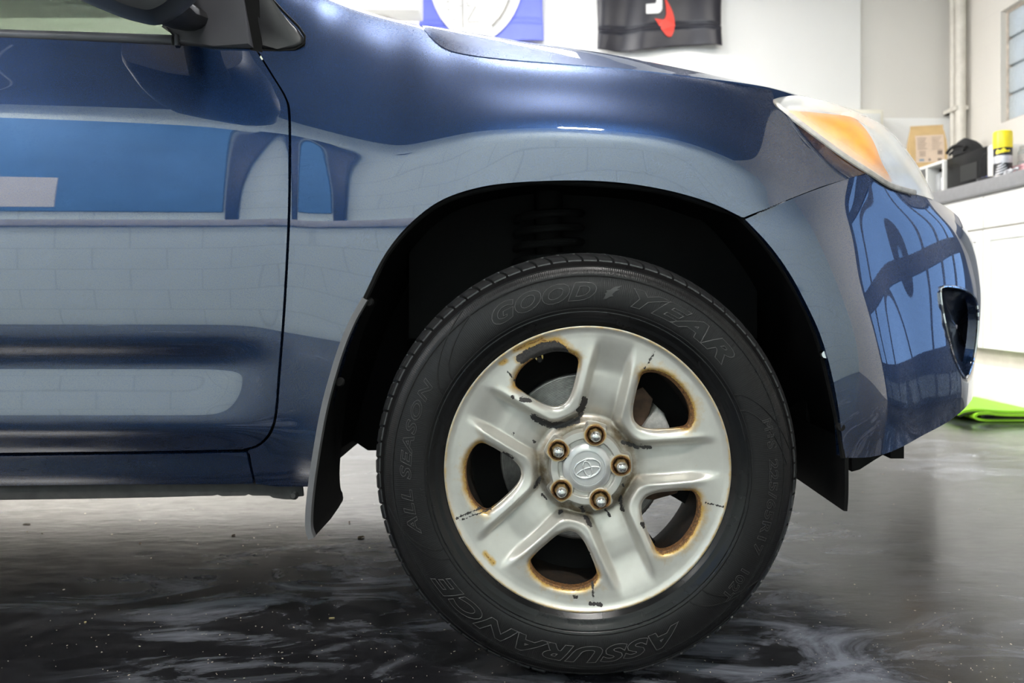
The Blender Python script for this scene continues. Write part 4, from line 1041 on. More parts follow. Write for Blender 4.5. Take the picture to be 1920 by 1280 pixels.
def arc_text(txt, r_base, h, a0, a1, raise_=0.0009, shear=0.25, bold=0.02, name='lettering', letter_gap=1.0, mat=None, parent=None):
    cu = bpy.data.curves.new('t', 'FONT'); cu.body = txt; cu.size = 1.0; cu.shear = shear; cu.offset = bold; cu.resolution_u = 4; cu.space_character = letter_gap
    to = bpy.data.objects.new('t', cu); COL.objects.link(to); bpy.context.view_layer.update()
    me = bpy.data.meshes.new_from_object(to.evaluated_get(bpy.context.evaluated_depsgraph_get()))
    bpy.data.objects.remove(to); bpy.data.curves.remove(cu)
    bm = bmesh.new(); bm.from_mesh(me); bpy.data.meshes.remove(me)
    bmesh.ops.remove_doubles(bm, verts=bm.verts[:], dist=1e-5)
    xs = [v.co.x for v in bm.verts]; x0, x1 = min(xs), max(xs); ys_ = [v.co.y for v in bm.verts]; y0, y1 = min(ys_), max(ys_)
    if h > 0.012:
        for k in range(1, 8): bmesh.ops.bisect_plane(bm, geom=bm.verts[:]+bm.edges[:]+bm.faces[:], plane_co=(0, y0+(y1-y0)*k/8, 0), plane_no=(0, 1, 0))
    def mp(x, y, lift):
        r_ = r_base+h*(y-y0)/(y1-y0); a = math.radians(a0+(a1-a0)*(x-x0)/(x1-x0))
        return Vector((r_*math.cos(a), float(side_y(r_))-lift, r_*math.sin(a)))
    bnd = [e for e in bm.edges if len(e.link_faces) == 1]
    low_ = {}
    for e in bnd:
        for v in e.verts:
            if v not in low_: low_[v] = bm.verts.new(mp(v.co.x, v.co.y, -0.0004))
    orig = [v for v in bm.verts if v not in set(low_.values())]
    for v in orig: v.co = mp(v.co.x, v.co.y, raise_)
    for e in bnd:
        a, b = e.verts
        try: bm.faces.new((a, b, low_[b], low_[a]))
        except Exception: pass
    plate = bm_obj(name, bm, mat or TYRELET, parent or tyre, WL, angle=25)
    if h > 0.012:                       # fine raised outline round every letter
        cu = bpy.data.curves.new('t', 'FONT'); cu.body = txt; cu.size = 1.0; cu.shear = shear; cu.offset = bold; cu.resolution_u = 4; cu.space_character = letter_gap
        cu.fill_mode = 'NONE'; cu.bevel_depth = 0.010; cu.bevel_resolution = 1
        to = bpy.data.objects.new('t', cu); COL.objects.link(to); bpy.context.view_layer.update()
        me = bpy.data.meshes.new_from_object(to.evaluated_get(bpy.context.evaluated_depsgraph_get()))
        bpy.data.objects.remove(to); bpy.data.curves.remove(cu)
        bm = bmesh.new(); bm.from_mesh(me); bpy.data.meshes.remove(me); k_ = h/(y1-y0)
        bmesh.ops.subdivide_edges(bm, edges=[e for e in bm.edges if e.calc_length() > 0.12], cuts=3)
        for v in bm.verts: v.co = mp(v.co.x, v.co.y, raise_+v.co.z*0.05)
        bm_obj('letter_outline', bm, TYREOUT, parent or tyre, WL, angle=80)
    return plate
arc_text('GOOD', 0.2760, 0.0300, 122.5, 87.5, 0.0011, 0.35, 0.045, letter_gap=1.08)
arc_text('YEAR', 0.2745, 0.0300, 76.0, 38.5, 0.0011, 0.35, 0.045, letter_gap=1.08)
arc_text('ASSURANCE', 0.2790, 0.0280, -59.0, -146.0, 0.0011, 0.35, 0.045, letter_gap=1.12)
arc_text('ALL SEASON', 0.2850, 0.0180, 200.0, 150.0, 0.0010, 0.25, 0.02, letter_gap=1.15)
arc_text('M+S', 0.2905, 0.0150, 16.5, 7.5, 0.0010, 0.0, 0.02, letter_gap=1.1)
arc_text('225/65R17', 0.2905, 0.0150, 4.0, -26.0, 0.0010, 0.0, 0.02, letter_gap=1.1)
arc_text('102T', 0.2905, 0.0150, -32.0, -43.0, 0.0010, 0.0, 0.02, letter_gap=1.1)
arc_text('TREADWEAR 540', 0.3195, 0.0062, 98.0, 86.0, 0.0006, 0, 0.01)
arc_text('TRACTION A', 0.3195, 0.0062, 84.5, 76.0, 0.0006, 0, 0.01)
arc_text('TEMPERATURE B', 0.3195, 0.0062, 74.5, 62.0, 0.0006, 0, 0.01)
arc_text('DOT', 0.2640, 0.0085, 190.0, 185.5, 0.0006, 0, 0.01)
arc_text('MADE IN CHILE', 0.2640, 0.0065, -29.5, -39.5, 0.0006, 0, 0.01)
arc_text('RADIAL TUBELESS', 0.2500, 0.0060, -57.0, -69.0, 0.0006, 0, 0.01)
# winged foot between the two halves of the word
foot = [(0, 0), (6, 9), (3, 11), (9, 14), (6, 17), (16, 19), (26, 25), (44, 30), (32, 22), (40, 22), (28, 17), (22, 11), (26, 8), (16, 6), (9, 2)]
bm = bmesh.new(); low_ = []; up_ = []
for x, y in foot:
    r_ = 0.2785+y*0.00088; a = math.radians(85.2-x*0.00088/0.29*57.3*0.72)
    up_.append(bm.verts.new((r_*math.cos(a), float(side_y(r_))-0.001, r_*math.sin(a)))); low_.append(bm.verts.new((r_*math.cos(a), float(side_y(r_))+0.0005, r_*math.sin(a))))
bm.faces.new(up_)
for i in range(len(foot)): bm.faces.new((up_[i], low_[i], low_[(i+1) % len(foot)], up_[(i+1) % len(foot)]))
bmesh.ops.triangulate(bm, faces=[f for f in bm.faces if len(f.verts) > 4]); bm_obj('winged_foot', bm, simple('pale_foot_mark', (0.028, 0.027, 0.027), 0.35), tyre, WL)  # foot tinted paler, sharing the letters' painted highlight

# ================================================================== worktop and cabinets along the right wall
FX = 2.58
curb = struct(box('trim_4', FX, XR, 3.28, YB-0.012, 0, 0.235, CURB, bev=0.008))
wt = box('worktop', FX-0.03, XR, 3.26, YB-0.012, 1.215, 1.30, COUNTER, bev=0.012, seg=3)
tag(wt, 'long grey laminate worktop over the white cabinets', 'worktop')
edges = [5.20, 4.71, 4.22, 3.73, 3.30]
desc = ['fully hidden behind the car nose near the back wall', 'standing second from the back wall', 'standing beside the car bumper under the microwave oven', 'standing behind the green mat', 'standing between the mat and the garage door', 'nearest to the glazed garage door']
for i, (y1, y0) in enumerate(zip(edges[:-1], edges[1:])):
    if i == 0: continue
    e = empty('base_cabinet', (FX+0.3, (y0+y1)/2, 0.235))
    box('carcass', FX+0.018, XR, y0, y1, 0.335, 1.215, TOEKICK, e)
    box('plinth', FX+0.07, XR-0.02, y0, y1, 0.235, 0.335, TOEKICK, e)
    dr = box('drawer', FX-0.002, FX+0.018, y0+0.004, y1-0.004, 1.026, 1.212, LACQUER, e, bev=0.002)
    dz0, dz1 = 0.340, 1.016
    bm = bmesh.new(); ya, yb = y0+0.004, y1-0.004; st = 0.062
    boxbm(bm, FX-0.002, FX+0.018, ya, ya+st, dz0, dz1); boxbm(bm, FX-0.002, FX+0.018, yb-st, yb, dz0, dz1)
    boxbm(bm, FX-0.002, FX+0.018, ya+st, yb-st, dz0, dz0+st); boxbm(bm, FX-0.002, FX+0.018, ya+st, yb-st, dz1-st, dz1)
    dd = bm_obj('door', bm, LACQUER, e, smooth=False)
    box('door_field', FX+0.008, FX+0.016, ya+st-.002, yb-st+.002, dz0+st-.002, dz1-st+.002, LACQUER, dd)
    bm = bmesh.new(); tube(bm, [(FX-0.002, y0+0.035, 0.80), (FX-0.028, y0+0.035, 0.80), (FX-0.028, y0+0.035, 0.93), (FX-0.002, y0+0.035, 0.93)], 0.005, 8, fd=(0, 1, 0)); bm_obj('handle', bm, CHROME, dd)
    tag(e, 'white shaker base cabinet with one drawer '+desc[i], 'cabinet', 'base cabinets')
ZT = 1.301
# microwave
y0, y1 = 4.24, 4.72
FX += 0.055
mw = empty('microwave', (FX+0.2, (y0+y1)/2, ZT))
WHITEPL = simple('white_appliance_plastic', (0.74, 0.74, 0.72), 0.35, var=0.03)
box('body', FX+0.03, FX+0.36, y0, y1+0.005, ZT+0.006, ZT+0.215, WHITEPL, mw, bev=0.006)
box('door', FX+0.012, FX+0.03, y0+0.055, y1-0.008, ZT+0.008, ZT+0.212, simple('gloss_black_glass', (0.008, 0.008, 0.009), 0.2, Specular_IOR_Level=0.15), mw, bev=0.003)
box('control_panel', FX+0.014, FX+0.031, y0+0.004, y0+0.053, ZT+0.012, ZT+0.208, WHITEPL, mw, bev=0.003)
box('window', FX+0.010, FX+0.0125, y0+0.15, y0+0.32, ZT+0.04, ZT+0.14, simple('dark_oven_window', (0.004, 0.004, 0.004), 0.1), mw)
for yy in (y0+.04, y1-.04): box('foot', FX+0.05, FX+0.08, yy-.015, yy+.015, ZT, ZT+0.006, RUBBER, mw)
tag(mw, 'small white microwave oven with a black front on the worktop', 'microwave')
# white cubby shelf with bottles
y0, y1 = 4.76, 5.45
cb = empty('cubby_shelf', (FX+0.2, (y0+y1)/2, ZT))
for a, b, c, d_ in ((y0, y0+.02, 0, .20), (4.96, 4.98, 0, .20), (y1-.02, y1, 0, .20)): box('side', FX+.02, FX+.34, a, b, ZT+c, ZT+d_, WHITEPL, cb)
box('top', FX+.02, FX+.34, y0, y1, ZT+.20, ZT+.22, WHITEPL, cb, bev=0.003); box('back', FX+.32, FX+.34, y0+.02, y1-.02, ZT, ZT+.20, WHITEPL, cb)
tag(cb, 'white open cubby shelf beside the microwave oven', 'shelf')
def bottle(name, x, y, z, prof, parts, label, cat, group=None):
    e = empty(name, (x, y, z))
    for nm, pf, mt in parts:
        bm = bmesh.new(); lathe(bm, pf, 28); bm_obj(nm, bm, mt, e, (x, y, z))
    tag(e, label, cat, group); return e
GREYPL = simple('grey_plastic', (0.30, 0.31, 0.32), 0.4); GREENPL = simple('green_cap', (0.16, 0.30, 0.05), 0.4); PRINT = simple('printed_white_wrap', (0.62, 0.63, 0.66), 0.5, var=0.5, scale=90)
bottle('bottle', FX+.08, 4.90, ZT+.001, None, [('body', [(0.0, 0), (.030, 0), (.032, .004), (.032, .135), (.024, .150), (.012, .158), (.012, .165)], GREYPL), ('cap', [(.014, .160), (.014, .182), (.0, .184)], RUBBER)], 'grey plastic bottle standing in the white cubby', 'bottle')
bottle('bottle', FX+.07, 4.82, ZT+.001, None, [('body', [(0.0, 0), (.028, 0), (.030, .004), (.030, .110), (.020, .125)], PRINT), ('cap', [(.020, .124), (.020, .158), (.0, .160)], GREENPL)], 'printed white bottle with a green cap in the cubby', 'bottle')
# paper bag standing on the cubby
KRAFT = simple('kraft_paper', (0.52, 0.36, 0.17), 0.75, var=0.1, bump=0.25, bscale=30)
LABELP = MT('bag_paper_label'); v = LABELP.coord('Object')
lab = LABELP.n('ShaderNodeTexBrick'); LABELP.l(v, lab.inputs['Vector'])
bx, by = (1737-CX)*5.17/F, 5.17; zb = ZT+.221
bag = empty('paper_bag', (bx, by, zb))
bm = bmesh.new(); hw, hd = .115, .06
sec = [(hw, hd, 0.0), (hw, hd, .004), (hw*1.02, hd*1.02, .12), (hw*.99, hd*.85, .20), (hw*.93, hd*.42, .262), (hw*.90, .010, .285), (hw*.90, .008, .312)]
rings = [[bm.verts.new((sx*a, sy*b, z)) for sx, sy in ((-1, -1), (1, -1), (1, 1), (-1, 1))] for a, b, z in sec]
for A_, B_ in zip(rings[:-1], rings[1:]):
    for k in range(4): bm.faces.new((A_[k], A_[(k+1) % 4], B_[(k+1) % 4], B_[k]))
bm.faces.new(rings[0][::-1]); bm.faces.new(rings[-1])
bmesh.ops.subdivide_edges(bm, edges=bm.edges[:], cuts=1)
o = bm_obj('bag_body', bm, KRAFT, bag, (bx, by, zb), angle=25); o.rotation_euler.z = -0.25
PLAB = simple('pale_printed_label', (0.60, 0.47, 0.36), 0.6, var=0.06, scale=40); INK = simple('brown_ink', (0.22, 0.17, 0.14), 0.7); INKB = simple('blue_print', (0.16, 0.25, 0.34), 0.6)
rot = Matrix.Rotation(-0.25, 4, 'Z')
def bag_plate(nm, x0, x1, z0, z1, mt, lift):
    bm = bmesh.new(); n_ = 8; A_, B_ = [], []
    yat = lambda z: -np.interp(z, [s_[2] for s_ in sec], [s_[1] for s_ in sec])-lift
    rows_ = [[bm.verts.new(rot @ Vector((x, yat(z), z))) for x in (x0, x1)] for z in np.linspace(z0, z1, n_)]
    for a, b in zip(rows_[:-1], rows_[1:]): bm.faces.new((a[0], a[1], b[1], b[0]))
    ex = bmesh.ops.extrude_face_region(bm, geom=bm.faces[:]); 
    for v_ in [g for g in ex['geom'] if isinstance(g, bmesh.types.BMVert)]: v_.co += rot @ Vector((0, -.0008, 0))
    return bm_obj(nm, bm, mt, bag, (bx, by, zb))
bag_plate('bag_label', -.082, .098, .045, .238, PLAB, .002)
for k in range(7): bag_plate('print_line', -.07, -.012-(k % 3)*.006, .215-k*.013, .219-k*.013, INK, .0032)
for k in range(9): bag_plate('print_line', .02, .082-(k % 4)*.006, .220-k*.011, .2225-k*.011, INK, .0032)
for k in range(5): bag_plate('print_line', -.06, -.02, .12-k*.008, .1225-k*.008, INK, .0032)
bag_plate('print_mark', .055, .085, .095, .125, INK, .0032); bag_plate('print_mark', -.06, -.03, .055, .068, INKB, .0032); bag_plate('print_mark', -.002, .012, .055, .070, INK, .0032); bag_plate('print_mark', .055, .08, .053, .070, INK, .0032)
tag(bag, 'brown kraft paper bag with a printed label standing on the cubby shelf', 'bag')
# black cap lying on the microwave
FELT = simple('black_felt', (0.012, 0.012, 0.013), 0.9, bump=0.6, bscale=240)
kx, ky, kz = 2.715, 4.60, ZT+.216
cap = empty('cap', (kx, ky, kz)); bm = bmesh.new()
n_, m_ = 40, 14; rg = []
for j in range(m_+1):
    ph = math.pi/2*j/m_; ring_ = []
    for i in range(n_):
        a = 2*math.pi*i/n_; sq = 1+0.05*math.cos(3*a+1)+0.03*math.sin(5*a)
        ring_.append(bm.verts.new((.075*math.cos(a)*math.cos(ph)*sq, .115*math.sin(a)*math.cos(ph)*sq+.03*math.sin(ph), .108*math.sin(ph)**0.85*(1+.05*math.sin(2*a)))))
    rg.append(ring_)
for A_, B_ in zip(rg[:-1], rg[1:]):
    for i in range(n_): bm.faces.new((A_[i], A_[(i+1) % n_], B_[(i+1) % n_], B_[i]))
bmesh.ops.remove_doubles(bm, verts=bm.verts[:], dist=1e-4)
bm_obj('crown', bm, FELT, cap, (kx, ky, kz))
bm = bmesh.new(); tube(bm, [(-.073, .110*math.sin(t)*1.0+.0, .012+.050*math.cos(t)) for t in np.linspace(-1.2, 1.2, 20)], .010, 8, fd=(1, 0, 0)); bm_obj('rolled_brim', bm, FELT, cap, (kx, ky, kz))
bm = bmesh.new(); tube(bm, [(-.070+.004*math.cos(t), .08*math.sin(t), .028+.012*math.cos(t*2)) for t in np.linspace(-1.4, 1.4, 20)], .008, 8, fd=(1, 0, 0)); bm_obj('fold', bm, FELT, cap, (kx, ky, kz))
tag(cap, 'black knitted cap lying on top of the microwave oven', 'hat')
# spray can
YEL = simple('yellow_plastic', (0.90, 0.74, 0.02), 0.35, var=0.04); CANBLK = simple('black_can_print', (0.012, 0.012, 0.014), 0.3); CANSIL = simple('silver_can_print', (0.55, 0.56, 0.60), 0.35, 0.3, var=0.15, scale=60)
FX -= 0.055
sx, sy = 2.625, 4.115
can = bottle('spray_can', sx, sy, ZT, None, [('can_base', [(0, 0), (.044, 0), (.047, .003), (.047, .008)], CHROME), ('can_body', [(.0465, .008), (.0465, .075)], CANBLK), ('silver_band', [(.0466, .075), (.0468, .076), (.0468, .115), (.0466, .116)], CANSIL),
    ('black_band', [(.0465, .116), (.0465, .158), (.0475, .162)], CANBLK), ('can_cap', [(.0480, .160), (.0485, .164), (.0480, .245), (.045, .254), (.038, .257), (0, .257)], YEL)], 'black and silver aerosol can with a tall yellow cap on the worktop', 'spray can')
vd = math.atan2(-sy, -sx)
def can_patch(nm, a0, a1, z0f, z1f, mt, lift=.0012, n_=12):
    bm = bmesh.new(); A_ = []; B_ = []
    for k in range(n_+1):
        t = k/n_; a = vd+a0+(a1-a0)*t; r_ = .0468+lift
        A_.append(bm.verts.new((r_*math.cos(a), r_*math.sin(a), z0f(t)))); B_.append(bm.verts.new((r_*math.cos(a), r_*math.sin(a), z1f(t))))
    for k in range(n_): bm.faces.new((A_[k], A_[k+1], B_[k+1], B_[k]))
    bm_obj(nm, bm, mt, can, (sx, sy, ZT))
can_patch('flame_mark', -.75, .75, lambda t: .126+.010*t, lambda t: .140+.012*math.sin(3.1*t)+.006*math.sin(14*t), YEL)
for k in range(4): can_patch('swoosh_mark', -.9+.1*k, .6-.15*k, lambda t, k=k: .012+.014*k+.02*t*t, lambda t, k=k: .0165+.014*k+.02*t*t+.003*math.sin(3.1*t), CANSIL)
# glass jar, pink cloth, black tray
JARG = MT('jar_glass').set(Base_Color=(0.86, 0.88, 0.86), Roughness=0.08, Transmission_Weight=0.6, IOR=1.3).m
jx, jy = 2.752, 4.105
bottle('jar', jx, jy, ZT+0.066, None, [('glass', [(0, 0), (.038, 0), (.042, .005), (.042, .075), (.034, .086)], JARG), ('lid', [(.036, .085), (.036, .104), (.034, .106), (0, .106)], CANSIL), ('label_wrap', [(.0424, .02), (.0424, .06)], simple('pale_jar_label', (0.62, 0.58, 0.54), 0.6, var=0.3, scale=60))], 'small glass jar with a lid standing on the pink box', 'jar')
pk = empty('pink_box', (2.785, 4.06, ZT)); PINK = simple('pink_card', (0.80, 0.45, 0.48), 0.6)
box('box_body', 2.70, 2.87, 3.95, 4.155, ZT, ZT+.052, PINK, pk, bev=.004); box('box_lid', 2.697, 2.873, 3.947, 4.158, ZT+.050, ZT+.066, PINK, pk, bev=.004)
tag(pk, 'flat pink cardboard box on the worktop beside the spray can', 'box')
ty = empty('tray', (2.598, 4.24, ZT))
bm = bmesh.new(); rg = lathe(bm, [(0.001, .002), (.055, .002), (.062, .014), (.066, .015), (.066, .012), (.057, 0), (.001, 0)], 32)
for v_ in bm.verts: v_.co.x *= 0.5; v_.co.y *= 0.95
bm_obj('dish', bm, CANBLK, ty, (2.598, 4.235, ZT))
bm = bmesh.new(); tube(bm, [(2.592+.006*math.cos(t*3), 4.235+.04*t, ZT+.014+.004*math.sin(5*t)) for t in np.linspace(-.8, .8, 14)], .006, 8); bm_obj('blue_clip', bm, simple('blue_plastic', (0.10, 0.12, 0.35), 0.3), ty)
tag(ty, 'small black dish with a blue clip at the worktop edge', 'dish')
tw = empty('plastic_wrap', (2.56, 3.98, 1.30)); WRAP = simple('crumpled_clear_wrap', (0.75, 0.76, 0.80), 0.25, bump=0.6, bscale=60)
bm = bmesh.new()
for k in range(6):
    a = k*1.1; tube(bm, [(2.575+.02*math.cos(a+t), 3.98+.045*math.sin(1.7*a+t*1.4), 1.312+.012*math.sin(2*t+k)) for t in np.linspace(0, 2.6, 12)], .004, 6, flat=.4)
bm_obj('wrap', bm, WRAP, tw); tag(tw, 'crumpled strip of clear wrap on the worktop edge', 'wrap')
# white box on the back wall behind the headlamp
wbx = empty('wall_box', ((1632-CX)*5.44/F, 5.40, 1.80)); x0, x1 = (1590-CX)*5.36/F, (1658-CX)*5.36/F; zt = H+(CY-204)*5.36/F
CREAM = simple('yellowed_white_plastic', (0.80, 0.77, 0.66), 0.4, var=0.04)
box('case', x0, x1, 5.36, 5.546, zt-.36, zt, CREAM, wbx, bev=.02, seg=3); box('face_plate', x0+.03, x1-.03, 5.352, 5.362, zt-.33, zt-.035, WHITEPL, wbx, bev=.003)
tag(wbx, 'cream-edged white plastic box fixed to the wall behind the headlamp', 'box')
# white unit by the blue flag with its arm and cable
ux0, ux1 = (655-CX)*5.0/F, (785-CX)*5.0/F; uz = H+(CY-17)*5.0/F
un = empty('wall_unit', ((ux0+ux1)/2, 5.3, uz))
bm = bmesh.new(); pts = [(ux0-.06, uz+.45), (ux0-.04, uz+.06), (ux0+.02, uz), (ux1, uz-.005), (ux1, uz+.45)]
A_ = [bm.verts.new((x, 5.0, z)) for x, z in pts]; B_ = [bm.verts.new((x, 5.22, z)) for x, z in pts]
bm.faces.new(A_); bm.faces.new(B_[::-1])
for i in range(5): bm.faces.new((A_[i], B_[i], B_[(i+1) % 5], A_[(i+1) % 5]))
bmesh.ops.bevel(bm, geom=bm.edges[:], offset=.012, segments=2, profile=.5, affect='EDGES')
bm_obj('cover', bm, LACQUER, un)
box('bracket', (692-CX)*5.2/F, (735-CX)*5.2/F, 5.15, 5.56, uz-.035, uz-.004, simple('grey_bracket', (0.35, 0.33, 0.30), 0.5), un, bev=.004)
box('junction', (700-CX)*5.3/F, (728-CX)*5.3/F, 5.25, 5.56, uz-.14, uz-.035, WHITEPL, un, bev=.006)
bm = bmesh.new(); cpts = catmull([U(735, 21, 5.3), U(760, 18, 5.3), U(775, 20, 5.32), U(770, 30, 5.4), U(750, 37, 5.45), U(735, 35, 5.5)], 6)
tube(bm, cpts, .006, 8); bm_obj('cable', bm, simple('tan_cable', (0.34, 0.29, 0.22), 0.5), un)
tag(un, 'white wall unit with a bracket and looping cable beside the blue flag', 'wall unit')

# ---- flags
def flag(name, px0, px1, pyb0, pyb1, h, mat, label, amp, seed, freq):
    y = YB-0.085; rs = np.random.RandomState(seed); nx, nz = 90, 110
    x0, x1 = (px0-CX)*y/F, (px1-CX)*y/F; zb0, zb1 = H+(CY-pyb0)*y/F, H+(CY-pyb1)*y/F; ztop = max(zb0, zb1)+h
    u = np.linspace(0, 1, nx); w_ = np.linspace(0, 1, nz); Uu, W = np.meshgrid(u, w_)
    zb = zb0+(zb1-zb0)*Uu+0.012*np.sin(7*Uu+seed)*(1-W)
    Z = zb+(ztop-zb)*W; X = x0+(x1-x0)*Uu+0.010*np.sin(3*W*3+seed)*(Uu-.5)
    fold = np.zeros_like(Z)
    for k in range(7):
        f = freq*(0.6+rs.rand()); ph = rs.rand()*6.28; sl = (rs.rand()-.5)*5
        fold += np.sin(f*Uu+sl*(1-W)+ph)*(0.35+0.65*(1-W)**2)
    Yf = y-amp*fold/3-0.012*np.exp(-((W-0.14-0.02*np.sin(3*Uu))/0.012)**2)+0.010*np.exp(-((W-0.155-0.02*np.sin(3*Uu))/0.012)**2)
    V = np.stack([X-X.mean(), Yf-y, Z-zb0], -1).reshape(-1, 3); idx = np.arange(nx*nz).reshape(nz, nx)
    q = np.stack([idx[:-1, :-1], idx[:-1, 1:], idx[1:, 1:], idx[1:, :-1]], -1).reshape(-1, 4)
    e = empty(name, (X.mean(), y, zb0)); o = obj('cloth', V, q, mat, e, (X.mean(), y, zb0)); md = o.modifiers.new('thick', 'SOLIDIFY'); md.thickness = 0.0015
    tag(e, label, 'flag', 'flags on the back wall')
    def surf(px, py, lift=0.004):
        xx = (px-CX)*y/F; zz = H+(CY-py)*y/F
        i = np.argmin((X-xx)**2+(Z-zz)**2); return (xx, Yf.ravel()[i]-lift, zz)
    return e, surf
def patch(nm, poly, surf, mat, parent, lift=.004):
    bm = bmesh.new(); a = [bm.verts.new(surf(p[0], p[1], lift)) for p in poly]; f = bm.faces.new(a)
    ex = bmesh.ops.extrude_face_region(bm, geom=[f])
    for v_ in [g for g in ex['geom'] if isinstance(g, bmesh.types.BMVert)]: v_.co.y += .0015
    bmesh.ops.triangulate(bm, faces=[f for f in bm.faces if len(f.verts) > 4]); return bm_obj(nm, bm, mat, parent, smooth=False)
SATIN = simple('black_satin_flag', (0.017, 0.017, 0.026), 0.36, var=0.05); SATIN.node_tree.nodes['Principled BSDF'].inputs['Sheen Weight'].default_value = 0.05
BLUEF = simple('blue_flag_cloth', (0.16, 0.20, 0.78), 0.6, var=0.05)
fb, sf = flag('wall_flag', 1119, 1353, 95.5, 85, 0.95, SATIN, 'black satin flag with a white and red emblem on the back wall', 0.055, 3, 15)
WHITEINK = simple('white_flag_print', (0.85, 0.85, 0.85), 0.6, var=0.02); REDINK = simple('red_flag_print', (0.80, 0.06, 0.04), 0.5, var=0.03)
patch('white_hook', [(1211, 9), (1228, 8), (1230, 4), (1230, -40), (1241, -40), (1241, 18), (1238, 24), (1233, 26.5), (1212, 27), (1211, 25)], sf, WHITEINK, fb, .010)
patch('red_swoosh', [(1245, -6), (1250, 2), (1256, 12), (1261, 22), (1264, 33), (1265, 48), (1263, 60), (1259, 68), (1254, 69.5), (1248, 66), (1241, 57), (1235, 47), (1227, 36), (1234, 37), (1242, 38), (1246, 36), (1249, 27), (1248, 12)], sf, REDINK, fb, .010)
fu, sf = flag('wall_flag', 786, 1018, 82, 78, 0.95, BLUEF, 'bright blue flag with a white oval crest on the back wall', 0.009, 8, 11)
ov = [(893+92*math.cos(t), -60+138*math.sin(t)) for t in np.linspace(0, 2*math.pi, 64, endpoint=False)]
patch('white_oval', ov, sf, WHITEINK, fu, .016)
GREYINK = simple('grey_flag_print', (0.26, 0.25, 0.22), 0.6)
def strokes(nm, lines, w_, lift):
    bm = bmesh.new()
    for pts in lines: tube(bm, [sf(p[0], p[1], lift) for p in pts], w_, 6, flat=.3)
    bm_obj(nm, bm, GREYINK, fu)
strokes('crest_ring', [[(893+72*math.cos(t), -60+122*math.sin(t)) for t in np.linspace(0.15, 1.15, 24)]], .006, .040)
strokes('crest_bar', [[(866, -60), (868, 0), (869, 56)]], .004, .040)
strokes('crest_letter', [[(876, 8), (878, 15), (893, 15), (878, 42), (880, 46), (900, 45)]], .004, .040)
strokes('crest_letter', [[(838, 8), (844, 7)], [(839, 2), (845, 1)], [(838, -3), (844, -4)]], .003, .040)
for k, (x_, y_) in enumerate(((842, 22), (852, 40), (864, 15), (914, 13), (915, 35), (926, 38), (934, 18))):
    strokes('crest_dot', [[(x_-1, y_), (x_+1, y_)]], .007, .040)

# ---- folded green mat on the floor
LIME = simple('lime_green_foam', (0.28, 0.62, 0.02), 0.55, var=0.08, bump=0.2, bscale=60); MATBLK = simple('black_mat_backing', (0.012, 0.012, 0.012), 0.8)
mat_e = empty('floor_mat', (2.38, 4.0, 0))
def layer(nm, prof, th, y0, y1, mt):
    c = catmull(prof, 8); bm = bmesh.new(); t = np.gradient(c, axis=0); t /= np.linalg.norm(t, axis=1)[:, None]; nn = np.stack([-t[:, 1], t[:, 0]], 1)
    cols = []
    for i in range(len(c)):
        a, b = c[i]+nn[i]*th/2, c[i]-nn[i]*th/2
        cols.append([bm.verts.new((a[0], y0, a[1])), bm.verts.new((a[0], y1, a[1])), bm.verts.new((b[0], y1, b[1])), bm.verts.new((b[0], y0, b[1]))])
    for A_, B_ in zip(cols[:-1], cols[1:]):
        for k in range(4): bm.faces.new((A_[k], A_[(k+1) % 4], B_[(k+1) % 4], B_[k]))
    bm.faces.new(cols[0]); bm.faces.new(cols[-1][::-1]); return bm_obj(nm, bm, mt, mat_e, angle=40)
low_c = [(2.56, .010), (2.40, .010), (2.28, .010), (2.235, .022), (2.25, .040), (2.30, .044), (2.38, .036), (2.56, .034)]
layer('lower_fold', low_c, .012, 3.72, 4.25, LIME)
layer('dark_lining', [(2.545, .019), (2.40, .0185), (2.30, .019), (2.268, .026), (2.28, .0325), (2.32, .033)], .004, 3.715, 4.24, MATBLK)
layer('upper_fold', [(2.16, .036), (2.20, .052), (2.27, .058), (2.38, .050), (2.565, .048)], .012, 3.74, 4.27, LIME)
layer('dark_backing', [(2.165, .026), (2.205, .043), (2.27, .050), (2.38, .042), (2.565, .040)], .004, 3.735, 4.26, MATBLK)
tag(mat_e, 'folded lime green foam mat on the floor in front of the cabinets', 'mat')

# ---- banner and ledge on the wall behind the camera (seen mirrored in the paint)
bn = empty('wall_banner', (-3.0, YR+.02, 1.15)); BNB = simple('sky_blue_banner', (0.10, 0.30, 0.62), 0.6, var=0.15, scale=3)
box('banner_cloth', -4.4, -1.62, YR+.005, YR+.02, 1.16, 2.35, BNB, bn, bev=.004)
for x0, x1, z0, z1, mt in ((-3.1, -2.55, 1.20, 1.52, WHITEINK), (-3.75, -3.3, 1.20, 1.50, WHITEINK)): box('printed_panel', x0, x1, YR+.02, YR+.024, z0, z1, mt, bn)
tag(bn, 'wide blue banner with white panels on the wall behind the aisle', 'banner')
struct(box('trim_5', XL, 1.9, YR, YR+.035, 1.02, 1.08, simple('grey_rail', (0.45, 0.46, 0.47), 0.5), bev=.006))
struct(box('trim_6', -1.60, -1.52, YR, YR+.03, 1.08, 2.5, FRAMEDARK, bev=.004))

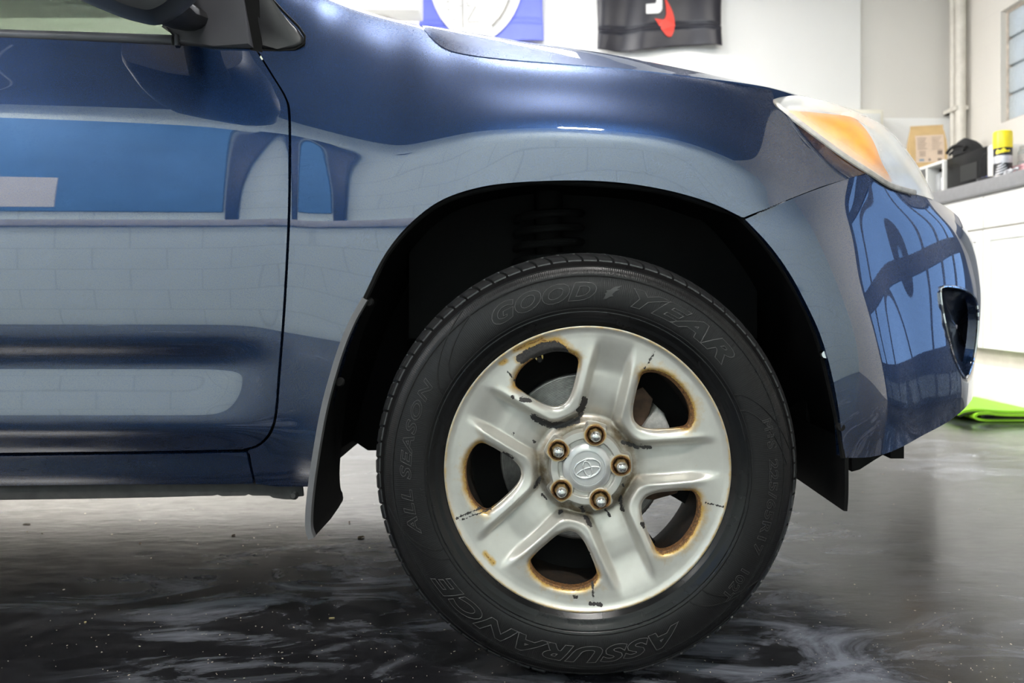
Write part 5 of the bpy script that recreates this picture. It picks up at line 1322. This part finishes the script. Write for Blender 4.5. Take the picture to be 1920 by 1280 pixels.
# ---- grit and leaf bits on the floor
rs = np.random.RandomState(5); V = []; Fq = []
def speck(x, y, s):
    b = len(V); a = rs.rand()*6.28; c_, s_ = math.cos(a), math.sin(a); l = s*(1+rs.rand()*1.5)
    for px_, py_, pz_ in ((-l, -s, 0), (l, -s*.7, 0), (l*.8, s, 0), (-l, s*.8, 0), (0, 0, s*.9)): V.append((x+px_*c_-py_*s_, y+px_*s_+py_*c_, pz_+.0002))
    Fq.extend([(b, b+1, b+4), (b+1, b+2, b+4), (b+2, b+3, b+4), (b+3, b, b+4), (b+3, b+2, b+1, b)])
for k in range(520):
    y = 1.18+abs(rs.randn())*0.22; x = rs.uniform(-0.95, 0.95)
    if abs(x-0.089) < 0.12 and 1.19 < y < 1.45: continue
    speck(x, y, rs.uniform(.0003, .0008)*(1 if rs.rand() < .92 else 1.7))
for k in range(160): speck(rs.uniform(-1.5, 1.6), rs.uniform(1.4, 3.0), rs.uniform(.0006, .0016))
g = obj('floor_grit', V, Fq, simple('pale_grit', (0.60, 0.52, 0.40), 0.8, var=0.4, scale=200), smooth=False)
tag(g, 'pale grit specks scattered over the dark floor', 'grit', kind='stuff')
LEAF = simple('dry_leaf', (0.10, 0.06, 0.025), 0.8, var=0.4, scale=80); TAN = simple('dry_straw', (0.42, 0.33, 0.16), 0.8)
for i, (px, py, ln, wd, rot_, mt, lb) in enumerate(((677, 1008, .018, .011, .3, LEAF, 'curled brown leaf bit beside the tyre'), (438, 1004, .010, .006, .8, LEAF, 'small dark leaf crumb under the rocker panel'), (50, 983, .020, .004, .05, LEAF, 'thin brown twig bit on the bright floor under the car'),
      (622, 1159, .011, .0016, .1, TAN, 'pale straw bit on the black floor between flap and tyre'), (263, 1019, .004, .003, .2, LEAF, 'tiny dark crumb on the bright floor'), (160, 1167, .004, .003, .4, TAN, 'tiny tan crumb near the pale floor swirl'), (655, 980, .004, .010, .1, LEAF, 'upright seed husk behind the rear mud flap'))):
    Y = H*F/(py-CY); x = (px-CX)*Y/F; bm = bmesh.new(); A_ = []
    pr = [(-1, 0, .1), (-.6, .7, .5), (0, 1, .25), (.6, .6, .55), (1, 0, .2), (.5, -.7, .5), (0, -1, .2), (-.6, -.6, .45)]
    up_ = [bm.verts.new((a*ln/2, b*wd/2, c*wd*.5+.0012)) for a, b, c in pr]; lo_ = [bm.verts.new((a*ln/2, b*wd/2, max(0.0, c*wd*.5-wd*.05))) for a, b, c in pr]
    cu_, cl_ = bm.verts.new((0, 0, .0016)), bm.verts.new((0, 0, 0.0))
    for k in range(8):
        bm.faces.new((up_[k], up_[(k+1) % 8], cu_)); bm.faces.new((lo_[(k+1) % 8], lo_[k], cl_)); bm.faces.new((up_[k], lo_[k], lo_[(k+1) % 8], up_[(k+1) % 8]))
    o = bm_obj('leaf_bit', bm, mt, None, (x, Y, 0.0003)); o.rotation_euler.z = rot_; tag(o, lb, 'debris', 'leaf bits on the floor')
